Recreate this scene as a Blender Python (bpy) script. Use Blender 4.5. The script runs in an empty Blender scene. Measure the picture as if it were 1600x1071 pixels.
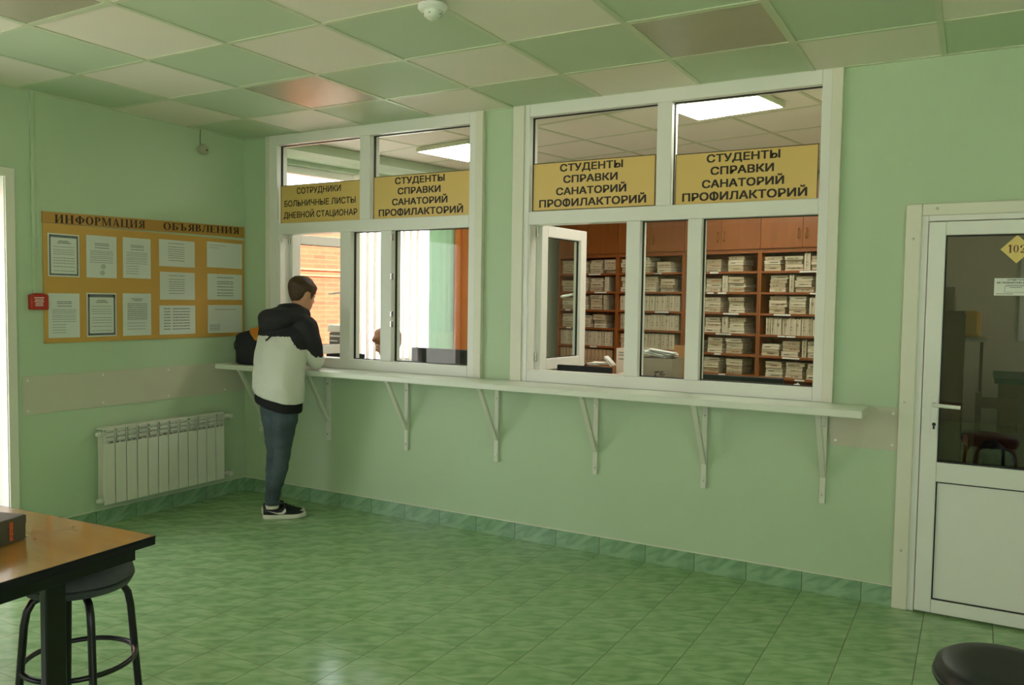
import bpy, bmesh, math, random
from mathutils import Vector, Matrix
random.seed(7)
R = math.radians
C = bpy.context.scene.collection

# ------------------------------------------------------------------ camera, sky, sun, exposure
scene = bpy.context.scene
cam_d = bpy.data.cameras.new('camera')
cam = bpy.data.objects.new('camera', cam_d); C.objects.link(cam)
cam_d.sensor_fit = 'HORIZONTAL'; cam_d.sensor_width = 36.0
cam_d.lens = 36.0 * 1269.99 / 1600.0
cam_d.clip_start = 0.05; cam_d.clip_end = 200
_r = Vector((0.86866337, 0.49519025, 0.01451109)); _u = Vector((-0.03805775, 0.03749874, 0.99857171))
_d = Vector((-0.49393883, 0.86797492, -0.05141961))
cam.matrix_world = Matrix(((_r.x, _u.x, -_d.x, 4.9796), (_r.y, _u.y, -_d.y, -4.5023), (_r.z, _u.z, -_d.z, 1.5271), (0, 0, 0, 1)))
scene.camera = cam

scene.view_settings.view_transform = 'Standard'
scene.view_settings.look = 'None'
scene.view_settings.gamma = 1.0
scene.view_settings.use_curve_mapping = False
scene.view_settings.exposure = 0.70

world = bpy.data.worlds.new('daylight'); scene.world = world; world.use_nodes = True
wn = world.node_tree.nodes; wl = world.node_tree.links
bg = wn['Background']
tc = wn.new('ShaderNodeTexCoord'); sep = wn.new('ShaderNodeSeparateXYZ'); ramp = wn.new('ShaderNodeValToRGB')
wl.new(tc.outputs['Generated'], sep.inputs[0]); wl.new(sep.outputs['Z'], ramp.inputs[0]); wl.new(ramp.outputs[0], bg.inputs[0])
ramp.color_ramp.elements[0].position = 0.0; ramp.color_ramp.elements[0].color = (1.0, 0.895, 0.98, 1)
ramp.color_ramp.elements[1].position = 0.8; ramp.color_ramp.elements[1].color = (0.92, 0.88, 1.04, 1)
bg.inputs[1].default_value = 3.2

sun_d = bpy.data.lights.new('sun', 'SUN'); sun = bpy.data.objects.new('sun', sun_d); C.objects.link(sun)
sun_d.energy = 18.0; sun_d.angle = R(0.6); sun_d.color = (1.0, 0.95, 0.90)
sun.rotation_euler = Vector((-0.70, 0.10, -0.75)).to_track_quat('-Z', 'Y').to_euler()

def portal(name, loc, normal, w, h):
    l = bpy.data.lights.new(name, 'AREA'); l.shape = 'RECTANGLE'; l.size = w; l.size_y = h
    o = bpy.data.objects.new(name, l); C.objects.link(o); o.location = loc
    o.rotation_euler = Vector(normal).to_track_quat('-Z', 'Y').to_euler()
    l.cycles.is_portal = True
    return o

portal('daylight_portal', (3.8, -7.92, 1.6), (0, 1, 0), 1.4, 1.6)
portal('daylight_portal', (6.6, -7.92, 1.6), (0, 1, 0), 1.6, 1.6)
portal('daylight_portal', (7.92, -5.7, 1.65), (-1, 0, 0), 2.6, 1.5)
portal('daylight_portal', (7.92, 2.2, 1.6), (-1, 0, 0), 1.2, 1.2)
OA = R(12)                                   # the office behind the counter is turned 12 degrees
OU = Vector((math.cos(OA), -math.sin(OA), 0)); OV = Vector((math.sin(OA), math.cos(OA), 0))
OW0 = Vector((-0.05, 0.14, 0))               # where its left wall meets the counter wall
def off(s, t, z=0.0):                        # s along the left office wall, t out of it into the office
    return OW0 + OV * s + OU * t + Vector((0, 0, z))

portal('daylight_portal', (-0.12, -2.55, 1.16), (1, 0, 0), 1.5, 2.1)
portal('daylight_portal', (-0.12, -5.75, 1.57), (1, 0, 0), 3.3, 1.75)
_p = off(1.17, -0.1, 1.765); portal('daylight_portal', _p, OU, 1.98, 1.73)

H = 2.741
# ------------------------------------------------------------------ materials
MATS = {}
def _nt(name):
    m = bpy.data.materials.new(name); m.use_nodes = True; MATS[name] = m
    return m, m.node_tree.nodes, m.node_tree.links
def rgb(r, g, b):                            # sRGB 0..255 to linear
    f = lambda c: (c/12.92 if c <= 0.04045 else ((c+0.055)/1.055)**2.4)
    return (f(r/255), f(g/255), f(b/255), 1)
def mat(name, col, rough=0.5, metal=0.0, var=0.06, vscale=6.0, bump=0.0, bscale=60.0, spec=0.5, coat=0.0):
    m, n, l = _nt(name); b = n['Principled BSDF']
    b.inputs['Roughness'].default_value = rough; b.inputs['Metallic'].default_value = metal
    b.inputs['Specular IOR Level'].default_value = spec; b.inputs['Coat Weight'].default_value = coat
    t = n.new('ShaderNodeTexCoord'); nz = n.new('ShaderNodeTexNoise'); nz.inputs['Scale'].default_value = vscale
    nz.inputs['Detail'].default_value = 4
    l.new(t.outputs['Object'], nz.inputs['Vector'])
    mx = n.new('ShaderNodeMix'); mx.data_type = 'RGBA'
    mx.inputs[6].default_value = [c*(1-var) for c in col[:3]]+[1]; mx.inputs[7].default_value = [min(1, c*(1+var)) for c in col[:3]]+[1]
    l.new(nz.outputs['Fac'], mx.inputs[0]); l.new(mx.outputs[2], b.inputs['Base Color'])
    if bump:
        n2 = n.new('ShaderNodeTexNoise'); n2.inputs['Scale'].default_value = bscale; l.new(t.outputs['Object'], n2.inputs['Vector'])
        bp = n.new('ShaderNodeBump'); bp.inputs['Strength'].default_value = bump; bp.inputs['Distance'].default_value = 0.004
        l.new(n2.outputs['Fac'], bp.inputs['Height']); l.new(bp.outputs[0], b.inputs['Normal'])
    MATS[name] = m
    return m
def emit(name, col, s):
    m, n, l = _nt(name); n.remove(n['Principled BSDF']); e = n.new('ShaderNodeEmission')
    e.inputs[0].default_value = col; e.inputs[1].default_value = s; l.new(e.outputs[0], n['Material Output'].inputs[0]); return m
def glassmat(name, tint=(0.93, 0.97, 0.95, 1), ior=1.5, rough=0.0):
    m, n, l = _nt(name); n.remove(n['Principled BSDF'])
    tr = n.new('ShaderNodeBsdfTransparent'); tr.inputs[0].default_value = tint
    gl = n.new('ShaderNodeBsdfGlossy'); gl.inputs['Roughness'].default_value = rough
    fr = n.new('ShaderNodeFresnel'); fr.inputs[0].default_value = ior
    ge = n.new('ShaderNodeNewGeometry'); iv = n.new('ShaderNodeMath'); iv.operation = 'SUBTRACT'; iv.inputs[0].default_value = 1.0; l.new(ge.outputs['Backfacing'], iv.inputs[1])
    mu = n.new('ShaderNodeMath'); mu.operation = 'MULTIPLY'; l.new(fr.outputs[0], mu.inputs[0]); l.new(iv.outputs[0], mu.inputs[1])
    mx = n.new('ShaderNodeMixShader'); l.new(mu.outputs[0], mx.inputs[0]); l.new(tr.outputs[0], mx.inputs[1]); l.new(gl.outputs[0], mx.inputs[2])
    l.new(mx.outputs[0], n['Material Output'].inputs[0]); return m
def tilemat(name, base, dark, grout, size, x0, y0, gw=0.0038, rough=0.17, plane='xy'):
    """ceramic tile: every tile carries the same wispy marbling, thin grout lines"""
    m, n, l = _nt(name); b = n['Principled BSDF']; b.inputs['Roughness'].default_value = rough
    g = n.new('ShaderNodeNewGeometry'); s = n.new('ShaderNodeSeparateXYZ'); l.new(g.outputs['Position'], s.inputs[0])
    def math_(op, a, v=None, c=None):
        q = n.new('ShaderNodeMath'); q.operation = op
        for i, x in enumerate((a, v, c)):
            if x is None: continue
            if isinstance(x, (int, float)): q.inputs[i].default_value = x
            else: l.new(x, q.inputs[i])
        return q.outputs[0]
    ax = {'x': 'X', 'y': 'Y', 'z': 'Z'}
    fx = math_('FRACT', math_('DIVIDE', math_('SUBTRACT', s.outputs[ax[plane[0]]], x0), size))
    fy = math_('FRACT', math_('DIVIDE', math_('SUBTRACT', s.outputs[ax[plane[1]]], y0), size))
    ix = math_('FLOOR', math_('DIVIDE', math_('SUBTRACT', s.outputs[ax[plane[0]]], x0), size))
    cb = n.new('ShaderNodeCombineXYZ'); l.new(fx, cb.inputs[0]); l.new(fy, cb.inputs[1])
    l.new(math_('MULTIPLY', ix, 0.013), cb.inputs[2])
    mp = n.new('ShaderNodeMapping'); mp0 = n.new('ShaderNodeMapping'); mp0.inputs['Rotation'].default_value = (0, 0, R(-28)); l.new(cb.outputs[0], mp0.inputs[0]); mp.inputs['Scale'].default_value = (1.25, 4.2, 1)
    l.new(mp0.outputs[0], mp.inputs[0])
    nz = n.new('ShaderNodeTexNoise'); nz.inputs['Scale'].default_value = 1.0; nz.inputs['Detail'].default_value = 3.5; nz.inputs['Distortion'].default_value = 1.1
    l.new(mp.outputs[0], nz.inputs['Vector'])
    rp = n.new('ShaderNodeValToRGB'); rp.color_ramp.elements[0].position = 0.30; rp.color_ramp.elements[0].color = dark
    rp.color_ramp.elements[1].position = 0.55; rp.color_ramp.elements[1].color = base
    l.new(nz.outputs['Fac'], rp.inputs[0])
    n2 = n.new('ShaderNodeTexNoise'); n2.inputs['Scale'].default_value = 14; l.new(g.outputs['Position'], n2.inputs['Vector'])
    m0 = n.new('ShaderNodeMix'); m0.data_type = 'RGBA'; m0.blend_type = 'MULTIPLY'; m0.inputs[0].default_value = 0.25
    l.new(rp.outputs[0], m0.inputs[6]); l.new(n2.outputs['Fac'], m0.inputs[7])
    e = gw/size/2
    ex = math_('GREATER_THAN', math_('ABSOLUTE', math_('SUBTRACT', fx, 0.5)), 0.5-e)
    ey = math_('GREATER_THAN', math_('ABSOLUTE', math_('SUBTRACT', fy, 0.5)), 0.5-e*0.6)
    ed = math_('MAXIMUM', ex, ey) if plane == 'xy' else ex
    mx = n.new('ShaderNodeMix'); mx.data_type = 'RGBA'; l.new(ed, mx.inputs[0]); l.new(m0.outputs[2], mx.inputs[6]); mx.inputs[7].default_value = grout
    l.new(mx.outputs[2], b.inputs['Base Color'])
    rr = n.new('ShaderNodeMix'); rr.data_type = 'FLOAT'; l.new(ed, rr.inputs[0]); rr.inputs[2].default_value = rough; rr.inputs[3].default_value = 0.8
    l.new(rr.outputs[0], b.inputs['Roughness'])
    return m
def woodmat(name, c1, c2, rough=0.4, scale=(1, 1, 1), coat=0.0):
    m, n, l = _nt(name); b = n['Principled BSDF']; b.inputs['Roughness'].default_value = rough; b.inputs['Coat Weight'].default_value = coat; b.inputs['Coat Roughness'].default_value = .09
    t = n.new('ShaderNodeTexCoord'); mp = n.new('ShaderNodeMapping'); mp.inputs['Scale'].default_value = scale
    l.new(t.outputs['Object'], mp.inputs[0])
    nz = n.new('ShaderNodeTexNoise'); nz.inputs['Scale'].default_value = 2.2; nz.inputs['Detail'].default_value = 7; nz.inputs['Distortion'].default_value = 0.6
    l.new(mp.outputs[0], nz.inputs['Vector'])
    rp = n.new('ShaderNodeValToRGB'); rp.color_ramp.elements[0].position = 0.3; rp.color_ramp.elements[0].color = c1
    rp.color_ramp.elements[1].position = 0.7; rp.color_ramp.elements[1].color = c2
    l.new(nz.outputs['Fac'], rp.inputs[0]); l.new(rp.outputs[0], b.inputs['Base Color'])
    return m
def stripemat(name, c1, c2, scale, axis='Z', rough=0.8):
    """paper edges: fine uneven lines"""
    m, n, l = _nt(name); b = n['Principled BSDF']; b.inputs['Roughness'].default_value = rough
    t = n.new('ShaderNodeTexCoord'); mp = n.new('ShaderNodeMapping')
    mp.inputs['Scale'].default_value = (3, 3, scale) if axis == 'Z' else (scale, 3, 3)
    l.new(t.outputs['Object'], mp.inputs[0]); nz = n.new('ShaderNodeTexNoise'); nz.inputs['Scale'].default_value = 1.0; nz.inputs['Detail'].default_value = 6
    l.new(mp.outputs[0], nz.inputs['Vector'])
    rp = n.new('ShaderNodeValToRGB'); rp.color_ramp.elements[0].position = 0.35; rp.color_ramp.elements[0].color = c1
    rp.color_ramp.elements[1].position = 0.6; rp.color_ramp.elements[1].color = c2
    l.new(nz.outputs['Fac'], rp.inputs[0]); l.new(rp.outputs[0], b.inputs['Base Color']); return m
def brickmat(name):
    m, n, l = _nt(name); b = n['Principled BSDF']; b.inputs['Roughness'].default_value = 0.9
    g = n.new('ShaderNodeTexCoord'); mp = n.new('ShaderNodeMapping'); mp.inputs['Rotation'].default_value = (R(90), 0, R(90))
    l.new(g.outputs['Object'], mp.inputs[0])
    s = n.new('ShaderNodeSeparateXYZ'); l.new(g.outputs['Object'], s.inputs[0]); c = n.new('ShaderNodeCombineXYZ')
    l.new(s.outputs['Y'], c.inputs[0]); l.new(s.outputs['Z'], c.inputs[1])
    bt = n.new('ShaderNodeTexBrick'); bt.inputs['Scale'].default_value = 1.0; bt.inputs['Brick Width'].default_value = 0.26; bt.inputs['Row Height'].default_value = 0.077
    bt.inputs['Mortar Size'].default_value = 0.008
    bt.inputs['Color1'].default_value = rgb(152, 72, 42); bt.inputs['Color2'].default_value = rgb(140, 58, 34); bt.inputs['Mortar'].default_value = rgb(154, 82, 52)
    l.new(c.outputs[0], bt.inputs['Vector']); l.new(bt.outputs[0], b.inputs['Base Color']); return m

M = MATS
mat('wall_paint', rgb(184, 205, 168), 0.55, var=0.03, vscale=3, bump=0.18, bscale=180)
mat('office_paint', rgb(186, 205, 176), 0.6, var=0.03)
mat('pvc', rgb(232, 232, 222), 0.32, var=0.015)
mat('casing', rgb(226, 224, 204), 0.4, var=0.02)
mat('counter_white', rgb(226, 230, 214), 0.28, var=0.03, vscale=3)
mat('bracket_paint', rgb(216, 218, 198), 0.4, var=0.03)
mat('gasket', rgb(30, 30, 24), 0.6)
mat('tile_green', rgb(192, 208, 176), 0.6, var=0.03, vscale=2)
mat('tile_white', rgb(232, 226, 208), 0.6, var=0.03, vscale=2)
mat('grid_white', rgb(200, 208, 176), 0.45)
mat('office_ceiling', rgb(238, 232, 220), 0.7, var=0.03)
mat('guard', rgb(200, 196, 172), 0.5, var=0.02)
mat('radiator', rgb(222, 220, 204), 0.4, var=0.01)
mat('radiator_grille', rgb(206, 208, 192), 0.5, var=0.02)
mat('gold', rgb(224, 190, 112), 0.38, metal=0.1, var=0.05, vscale=2)
mat('letter_brown', rgb(48, 34, 14), 0.5)
mat('board_gold', rgb(206, 160, 78), 0.45, metal=0.15, var=0.06, vscale=1.5)
mat('board_header', rgb(186, 140, 66), 0.45, metal=0.15, var=0.06, vscale=1.5)
mat('paper', rgb(232, 234, 222), 0.6, var=0.02)
mat('paper_sleeve', rgb(214, 220, 208), 0.25, var=0.02, coat=0.4)
mat('print', rgb(120, 124, 114), 0.8)
mat('print_dark', rgb(60, 62, 60), 0.8)
mat('frame_print', rgb(112, 114, 112), 0.7, var=0.25, vscale=60)
mat('red', rgb(178, 44, 26), 0.4, var=0.04)
mat('cable', rgb(90, 96, 78), 0.5)
mat('sensor_plastic', rgb(170, 168, 140), 0.5, var=0.05)
mat('black_plastic', rgb(20, 21, 21), 0.6, var=0.05, spec=0.3)
mat('black_metal', rgb(16, 15, 15), 0.32, var=0.05)
mat('black_vinyl', rgb(30, 32, 33), 0.42, var=0.1, vscale=30, bump=0.15, bscale=220)
mat('grey_fabric', rgb(70, 74, 74), 0.75, var=0.15, vscale=90, bump=0.2, bscale=300)
woodmat('table_top', rgb(186, 122, 44), rgb(200, 136, 56), 0.25, (1.2, 8, 1), coat=1.0)
woodmat('cabinet_wood', rgb(132, 72, 22), rgb(152, 88, 32), 0.36, (6, 6, 0.7))
woodmat('shelf_wood', rgb(132, 70, 22), rgb(152, 84, 30), 0.42, (0.7, 6, 6))
woodmat('wardrobe_wood', rgb(196, 112, 44), rgb(214, 132, 58), 0.35, (7, 7, 0.6))
woodmat('dark_wood', rgb(84, 44, 26), rgb(104, 56, 32), 0.4, (5, 5, 0.8))
mat('brass', rgb(176, 130, 70), 0.3, metal=0.7)
mat('curtain_green', rgb(150, 198, 160), 0.8, var=0.05)
mat('blind_fabric', rgb(240, 238, 228), 0.7, var=0.02)
mat('skin', rgb(206, 152, 118), 0.5, var=0.05, vscale=20)
mat('skin_pale', rgb(226, 184, 160), 0.5, var=0.04, vscale=20)
mat('hair_brown', rgb(70, 48, 26), 0.55, var=0.35, vscale=60, bump=0.5, bscale=120)
mat('hair_ginger', rgb(150, 98, 52), 0.55, var=0.3, vscale=50, bump=0.5, bscale=110)
mat('jacket_white', rgb(214, 216, 200), 0.7, var=0.05, vscale=9, bump=0.35, bscale=18)
mat('jacket_black', rgb(28, 26, 30), 0.75, var=0.15, vscale=12, bump=0.35, bscale=22)
mat('shirt_black', rgb(18, 16, 18), 0.85, var=0.1, bump=0.3, bscale=40)
mat('denim', rgb(70, 83, 88), 0.85, var=0.9, vscale=7, bump=0.4, bscale=28)
mat('shoe_black', rgb(26, 26, 28), 0.65, var=0.1, bump=0.2, bscale=200)
mat('shoe_white', rgb(220, 218, 196), 0.55, var=0.04)
mat('sock', rgb(216, 210, 190), 0.9)
mat('bag', rgb(30, 32, 38), 0.75, var=0.12, vscale=20, bump=0.2, bscale=160)
mat('bag_orange', rgb(214, 132, 30), 0.6)
mat('bag_strap', rgb(52, 56, 52), 0.7)
mat('box_dark', rgb(78, 74, 60), 0.45, var=0.05)
mat('orange_ink', rgb(232, 96, 26), 0.5)
mat('cardboard_grey', rgb(150, 138, 118), 0.85, var=0.06)
mat('cardboard_white', rgb(216, 202, 182), 0.7, var=0.04)
mat('cardboard_brown', rgb(176, 124, 76), 0.85, var=0.06)
mat('dark_ink', rgb(44, 40, 36), 0.8)
mat('desk_grey', rgb(196, 192, 178), 0.5, var=0.04)
mat('printer_white', rgb(226, 222, 214), 0.4)
mat('printer_grey', rgb(88, 86, 86), 0.4)
mat('steel', rgb(190, 190, 184), 0.25, metal=0.9)
mat('diffuser_off', rgb(178, 172, 150), 0.27, var=0.05, bump=0.25, bscale=260)
mat('blouse', rgb(214, 212, 212), 0.8, var=0.04)
mat('office_floor', rgb(184, 168, 142), 0.5, var=0.1)
mat('room_dark_paint', rgb(206, 200, 172), 0.7)
mat('sofa_teal', rgb(34, 54, 50), 0.8)
mat('yellow_plastic', rgb(206, 160, 60), 0.5)
mat('diamond_gold', rgb(236, 206, 120), 0.45, var=0.08, vscale=40)
mat('diamond_ink', rgb(96, 40, 16), 0.5)
mat('bounce_ground', rgb(206, 202, 192), 0.9, var=0.08)
mat('eye_white', rgb(236, 232, 226), 0.3); mat('eye_dark', rgb(40, 28, 20), 0.3); mat('lip', rgb(176, 104, 92), 0.5)
mat('clear_plastic', rgb(214, 220, 204), 0.08, var=0.02, coat=0.5)
M['floor'] = tilemat('floor_tile', rgb(174, 208, 152), rgb(132, 174, 114), rgb(96, 106, 68), 0.2938, 2.757, -0.0855+0.0)
M['base_f'] = tilemat('baseboard_tile', rgb(156, 192, 150), rgb(120, 160, 120), rgb(80, 92, 64), 0.2938, 2.757, 0.0, plane='xz')
M['base_l'] = tilemat('baseboard_tile', rgb(156, 192, 150), rgb(120, 160, 120), rgb(80, 92, 64), 0.2938, -0.0855, 0.0, plane='yz')
M['brick'] = brickmat('brick')
M['glass'] = glassmat('window_glass')
M['door_glass'] = glassmat('door_glass', (0.70, 0.70, 0.68, 1), 1.8)
M['lamp_on'] = emit('lamp_diffuser', (1.0, 0.94, 0.86, 1), 11.0)
PAPERS = []
for i, (a, b_) in enumerate([((176, 164, 132), (222, 212, 182)), ((190, 178, 150), (230, 222, 196)), ((160, 144, 112), (206, 190, 156)), ((182, 164, 134), (218, 202, 172))]):
    PAPERS.append(stripemat('paper_edges', rgb(*a), rgb(*b_), 260))
CARDF = stripemat('upright_edges', rgb(176, 164, 134), rgb(222, 212, 186), 260, 'X')
CARDR = stripemat('brown_edges', rgb(150, 112, 76), rgb(206, 180, 146), 260, 'X')

# ------------------------------------------------------------------ mesh helpers
class MB:
    def __init__(s): s.v = []; s.f = []; s.m = []; s.cur = 0
    def add(s, vs, fs):
        o = len(s.v); s.v += [Vector(v) for v in vs]
        for f in fs: s.f.append([o+i for i in f]); s.m.append(s.cur)
        return s
    def box(s, x0, x1, y0, y1, z0, z1, X=None):
        vs = [(x, y, z) for z in (z0, z1) for y in (y0, y1) for x in (x0, x1)]
        if X is not None: vs = [X @ Vector(v) for v in vs]
        return s.add(vs, [(0, 2, 3, 1), (4, 5, 7, 6), (0, 1, 5, 4), (2, 6, 7, 3), (0, 4, 6, 2), (1, 3, 7, 5)])
    def loft(s, rings, cap=True, closed=False):
        n = len(rings[0]); vs = [v for r in rings for v in r]; fs = []
        k = len(rings)
        for i in range(k if closed else k-1):
            a = i*n; b = ((i+1) % k)*n
            for j in range(n): fs.append((a+j, a+(j+1) % n, b+(j+1) % n, b+j))
        if cap and not closed:
            fs.append(tuple(range(n-1, -1, -1))); fs.append(tuple((k-1)*n+j for j in range(n)))
        return s.add(vs, fs)
    def tube(s, pts, r, seg=10, closed=False, cap=True):
        pts = [Vector(p) for p in pts]; n = len(pts); rings = []
        rs = r if isinstance(r, (list, tuple)) else [r]*n
        up = None
        for i, p in enumerate(pts):
            a = pts[(i-1) % n] if (closed or i > 0) else p; b = pts[(i+1) % n] if (closed or i < n-1) else p
            t = (b-a).normalized()
            if up is None:
                up = Vector((0, 0, 1)) if abs(t.z) < 0.9 else Vector((1, 0, 0))
            x = t.cross(up).normalized(); up = x.cross(t).normalized()
            rings.append([p + (x*math.cos(2*math.pi*j/seg) + up*math.sin(2*math.pi*j/seg))*rs[i] for j in range(seg)])
        return s.loft(rings, cap, closed)
    def lathe(s, prof, c=(0, 0, 0), seg=24, axis='z'):
        c = Vector(c); rings = []
        for r, z in prof:
            ring = []
            for j in range(seg):
                a = 2*math.pi*j/seg; q = (r*math.cos(a), r*math.sin(a), z)
                if axis == 'x': q = (z, q[0], q[1])
                if axis == 'y': q = (q[1], z, q[0])
                ring.append(c+Vector(q))
            rings.append(ring)
        return s.loft(rings)
    def prism(s, poly, f0, f1):               # poly 2D, f0/f1 map (a,b) -> 3D point on either face
        n = len(poly); vs = [f0(*p) for p in poly]+[f1(*p) for p in poly]
        fs = [tuple(range(n-1, -1, -1)), tuple(range(n, 2*n))]+[(j, (j+1) % n, n+(j+1) % n, n+j) for j in range(n)]
        return s.add(vs, fs)
    def ell(s, c, rx, ry, rz, seg=16, rings=10, X=None):
        c = Vector(c); rr = []
        for i in range(rings+1):
            t = -math.pi/2 + math.pi*i/rings; k = max(math.cos(t), 0.02)
            ring = [Vector((rx*k*math.cos(2*math.pi*j/seg), ry*k*math.sin(2*math.pi*j/seg), rz*math.sin(t))) for j in range(seg)]
            if X is not None: ring = [X @ v for v in ring]
            rr.append([c+v for v in ring])
        return s.loft(rr)
ORG = {}
def ringx(mb, p0, p1, a, b, r1, r0, axis):
    f = (lambda p, u, v: (p, a+u, b+v)) if axis == 'x' else (lambda p, u, v: (a+u, p, b+v))
    mb.loft([[f(p, r*math.cos(t), r*math.sin(t)) for p, r in ((p0, r0), (p0, r1), (p1, r1), (p1, r0))] for t in [2*math.pi*k/20 for k in range(20)]], closed=True)
def mesh_of(mb, mats, smooth=None, bias=Vector((0, 0, 0))):
    me = bpy.data.meshes.new('mesh'); me.from_pydata([v-bias for v in mb.v], [], mb.f)
    for m in (mats if isinstance(mats, (list, tuple)) else [mats]): me.materials.append(m)
    me.polygons.foreach_set('material_index', mb.m)
    bm = bmesh.new(); bm.from_mesh(me); bmesh.ops.recalc_face_normals(bm, faces=bm.faces); bm.to_mesh(me); bm.free()
    if smooth:
        me.polygons.foreach_set('use_smooth', [True]*len(me.polygons)); me.set_sharp_from_angle(angle=R(smooth))
    me.update(); return me
def bevel(o, w, seg=2):
    b = o.modifiers.new('bevel', 'BEVEL'); b.width = w; b.segments = seg; b.limit_method = 'ANGLE'; b.angle_limit = R(40); return o
def tag(o, label=None, cat=None, group=None, kind=None):
    if label: o['label'] = label
    if cat: o['category'] = cat
    if group: o['group'] = group
    if kind: o['kind'] = kind
    return o
def thing(name, label, cat, loc=(0, 0, 0), group=None, rotz=0.0, local=False, kind=None):
    o = bpy.data.objects.new(name, None); C.objects.link(o); o.empty_display_size = 0.1
    o.location = loc; o.rotation_euler = (0, 0, rotz)
    ORG[o] = Vector((0, 0, 0)) if local else Vector(loc)
    return tag(o, label, cat, group, kind)
def part(name, mb, mats, parent, smooth=None, bev=0, label=None):
    mats = [M[m] if isinstance(m, str) else m for m in (mats if isinstance(mats, (list, tuple)) else [mats])]
    o = bpy.data.objects.new(name, mesh_of(mb, mats, smooth, ORG[parent])); C.objects.link(o); o.parent = parent
    ORG[o] = ORG[parent]
    if bev: bevel(o, bev)
    if label: o['label'] = label
    return o
def single(name, mb, mats, label=None, cat=None, group=None, kind=None, smooth=None, bev=0):
    mats = [M[m] if isinstance(m, str) else m for m in (mats if isinstance(mats, (list, tuple)) else [mats])]
    xs = [v.x for v in mb.v]; ys = [v.y for v in mb.v]; zs = [v.z for v in mb.v]
    base = Vector(((min(xs)+max(xs))/2, (min(ys)+max(ys))/2, min(zs)))
    if kind == 'structure': base = Vector((0, 0, 0))
    o = bpy.data.objects.new(name, mesh_of(mb, mats, smooth, base)); C.objects.link(o); o.location = base
    ORG[o] = base
    if bev: bevel(o, bev)
    return tag(o, label, cat, group, kind)
def fuse(mb, mats, voxel, smooth_it=6, pick=None):
    """melt overlapping solids into one continuous skin"""
    mats = [M[m] if isinstance(m, str) else m for m in (mats if isinstance(mats, (list, tuple)) else [mats])]
    t = bpy.data.objects.new('melt', mesh_of(mb, mats)); C.objects.link(t)
    r = t.modifiers.new('r', 'REMESH'); r.mode = 'VOXEL'; r.voxel_size = voxel; r.use_smooth_shade = True
    s = t.modifiers.new('s', 'SMOOTH'); s.factor = 0.5; s.iterations = smooth_it
    dg = bpy.context.evaluated_depsgraph_get(); dg.update()
    me = bpy.data.meshes.new_from_object(t.evaluated_get(dg)); 
    C.objects.unlink(t); bpy.data.objects.remove(t)
    me.materials.clear()
    for m in mats: me.materials.append(m)
    for p in me.polygons:
        p.use_smooth = True; p.material_index = pick(p.center) if pick else 0
    return me
def meshpart(name, me, parent, label=None):
    for v in me.vertices: v.co -= ORG[parent]
    o = bpy.data.objects.new(name, me); C.objects.link(o); o.parent = parent; ORG[o] = ORG[parent]
    if label: o['label'] = label
    return o
def frame_ring(mb, x0, x1, z0, z1, w, y0, y1, wt=None, wb=None, X=None):
    wt = w if wt is None else wt; wb = w if wb is None else wb
    mb.box(x0, x0+w, y0, y1, z0, z1, X); mb.box(x1-w, x1, y0, y1, z0, z1, X)
    mb.box(x0+w, x1-w, y0, y1, z1-wt, z1, X); mb.box(x0+w, x1-w, y0, y1, z0, z0+wb, X)

# lettering -----------------------------------------------------------------
def _plain_text(body):
    cu = bpy.data.curves.new('t', 'FONT'); cu.body = body; cu.size = 1.0; cu.resolution_u = 4
    t = bpy.data.objects.new('t', cu); C.objects.link(t)
    dg = bpy.context.evaluated_depsgraph_get(); dg.update()
    me = bpy.data.meshes.new_from_object(t.evaluated_get(dg))
    C.objects.unlink(t); bpy.data.objects.remove(t); bpy.data.curves.remove(cu)
    r = [v.co.copy() for v in me.vertices], [tuple(p.vertices) for p in me.polygons]; bpy.data.meshes.remove(me); return r
def text_into(mb, s, o, ex, ey, w, h, thick=0.0008, bold=0.0):
    """flat raised letters of the plain sans face; o is the lower left corner of the capitals, ex right, ey up"""
    vs, fs = _plain_text(s.replace('Ф', 'О')); cap = 0.727
    if 'Ф' in s:                                                 # the round letter with its stem
        k = s.index('Ф'); a = _plain_text(s[:k]+'О')[0]; b = _plain_text('О')[0]
        ow = max(v.x for v in b)-min(v.x for v in b); c = max(v.x for v in a)-ow/2; n = len(vs)
        vs += [Vector(p) for p in ((c-.05, -.045, 0), (c+.05, -.045, 0), (c+.05, .772, 0), (c-.05, .772, 0))]; fs.append((n, n+1, n+2, n+3))
    x0 = min(v.x for v in vs); x1 = max(v.x for v in vs)
    o = Vector(o); ex = Vector(ex).normalized(); ey = Vector(ey).normalized(); nrm = ex.cross(ey); b = bold*h
    shifts = [(0, 0)] if not bold else [(-b, -b*.6), (-b, b*.6), (b, -b*.6), (b, b*.6), (0, 0)]
    for k, (sx, sy) in enumerate(shifts):
        mb.add([o + ex*((v.x-x0)/(x1-x0)*w+sx) + ey*(v.y/cap*h+sy) + nrm*(thick+k*.0001) for v in vs], fs)
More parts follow.
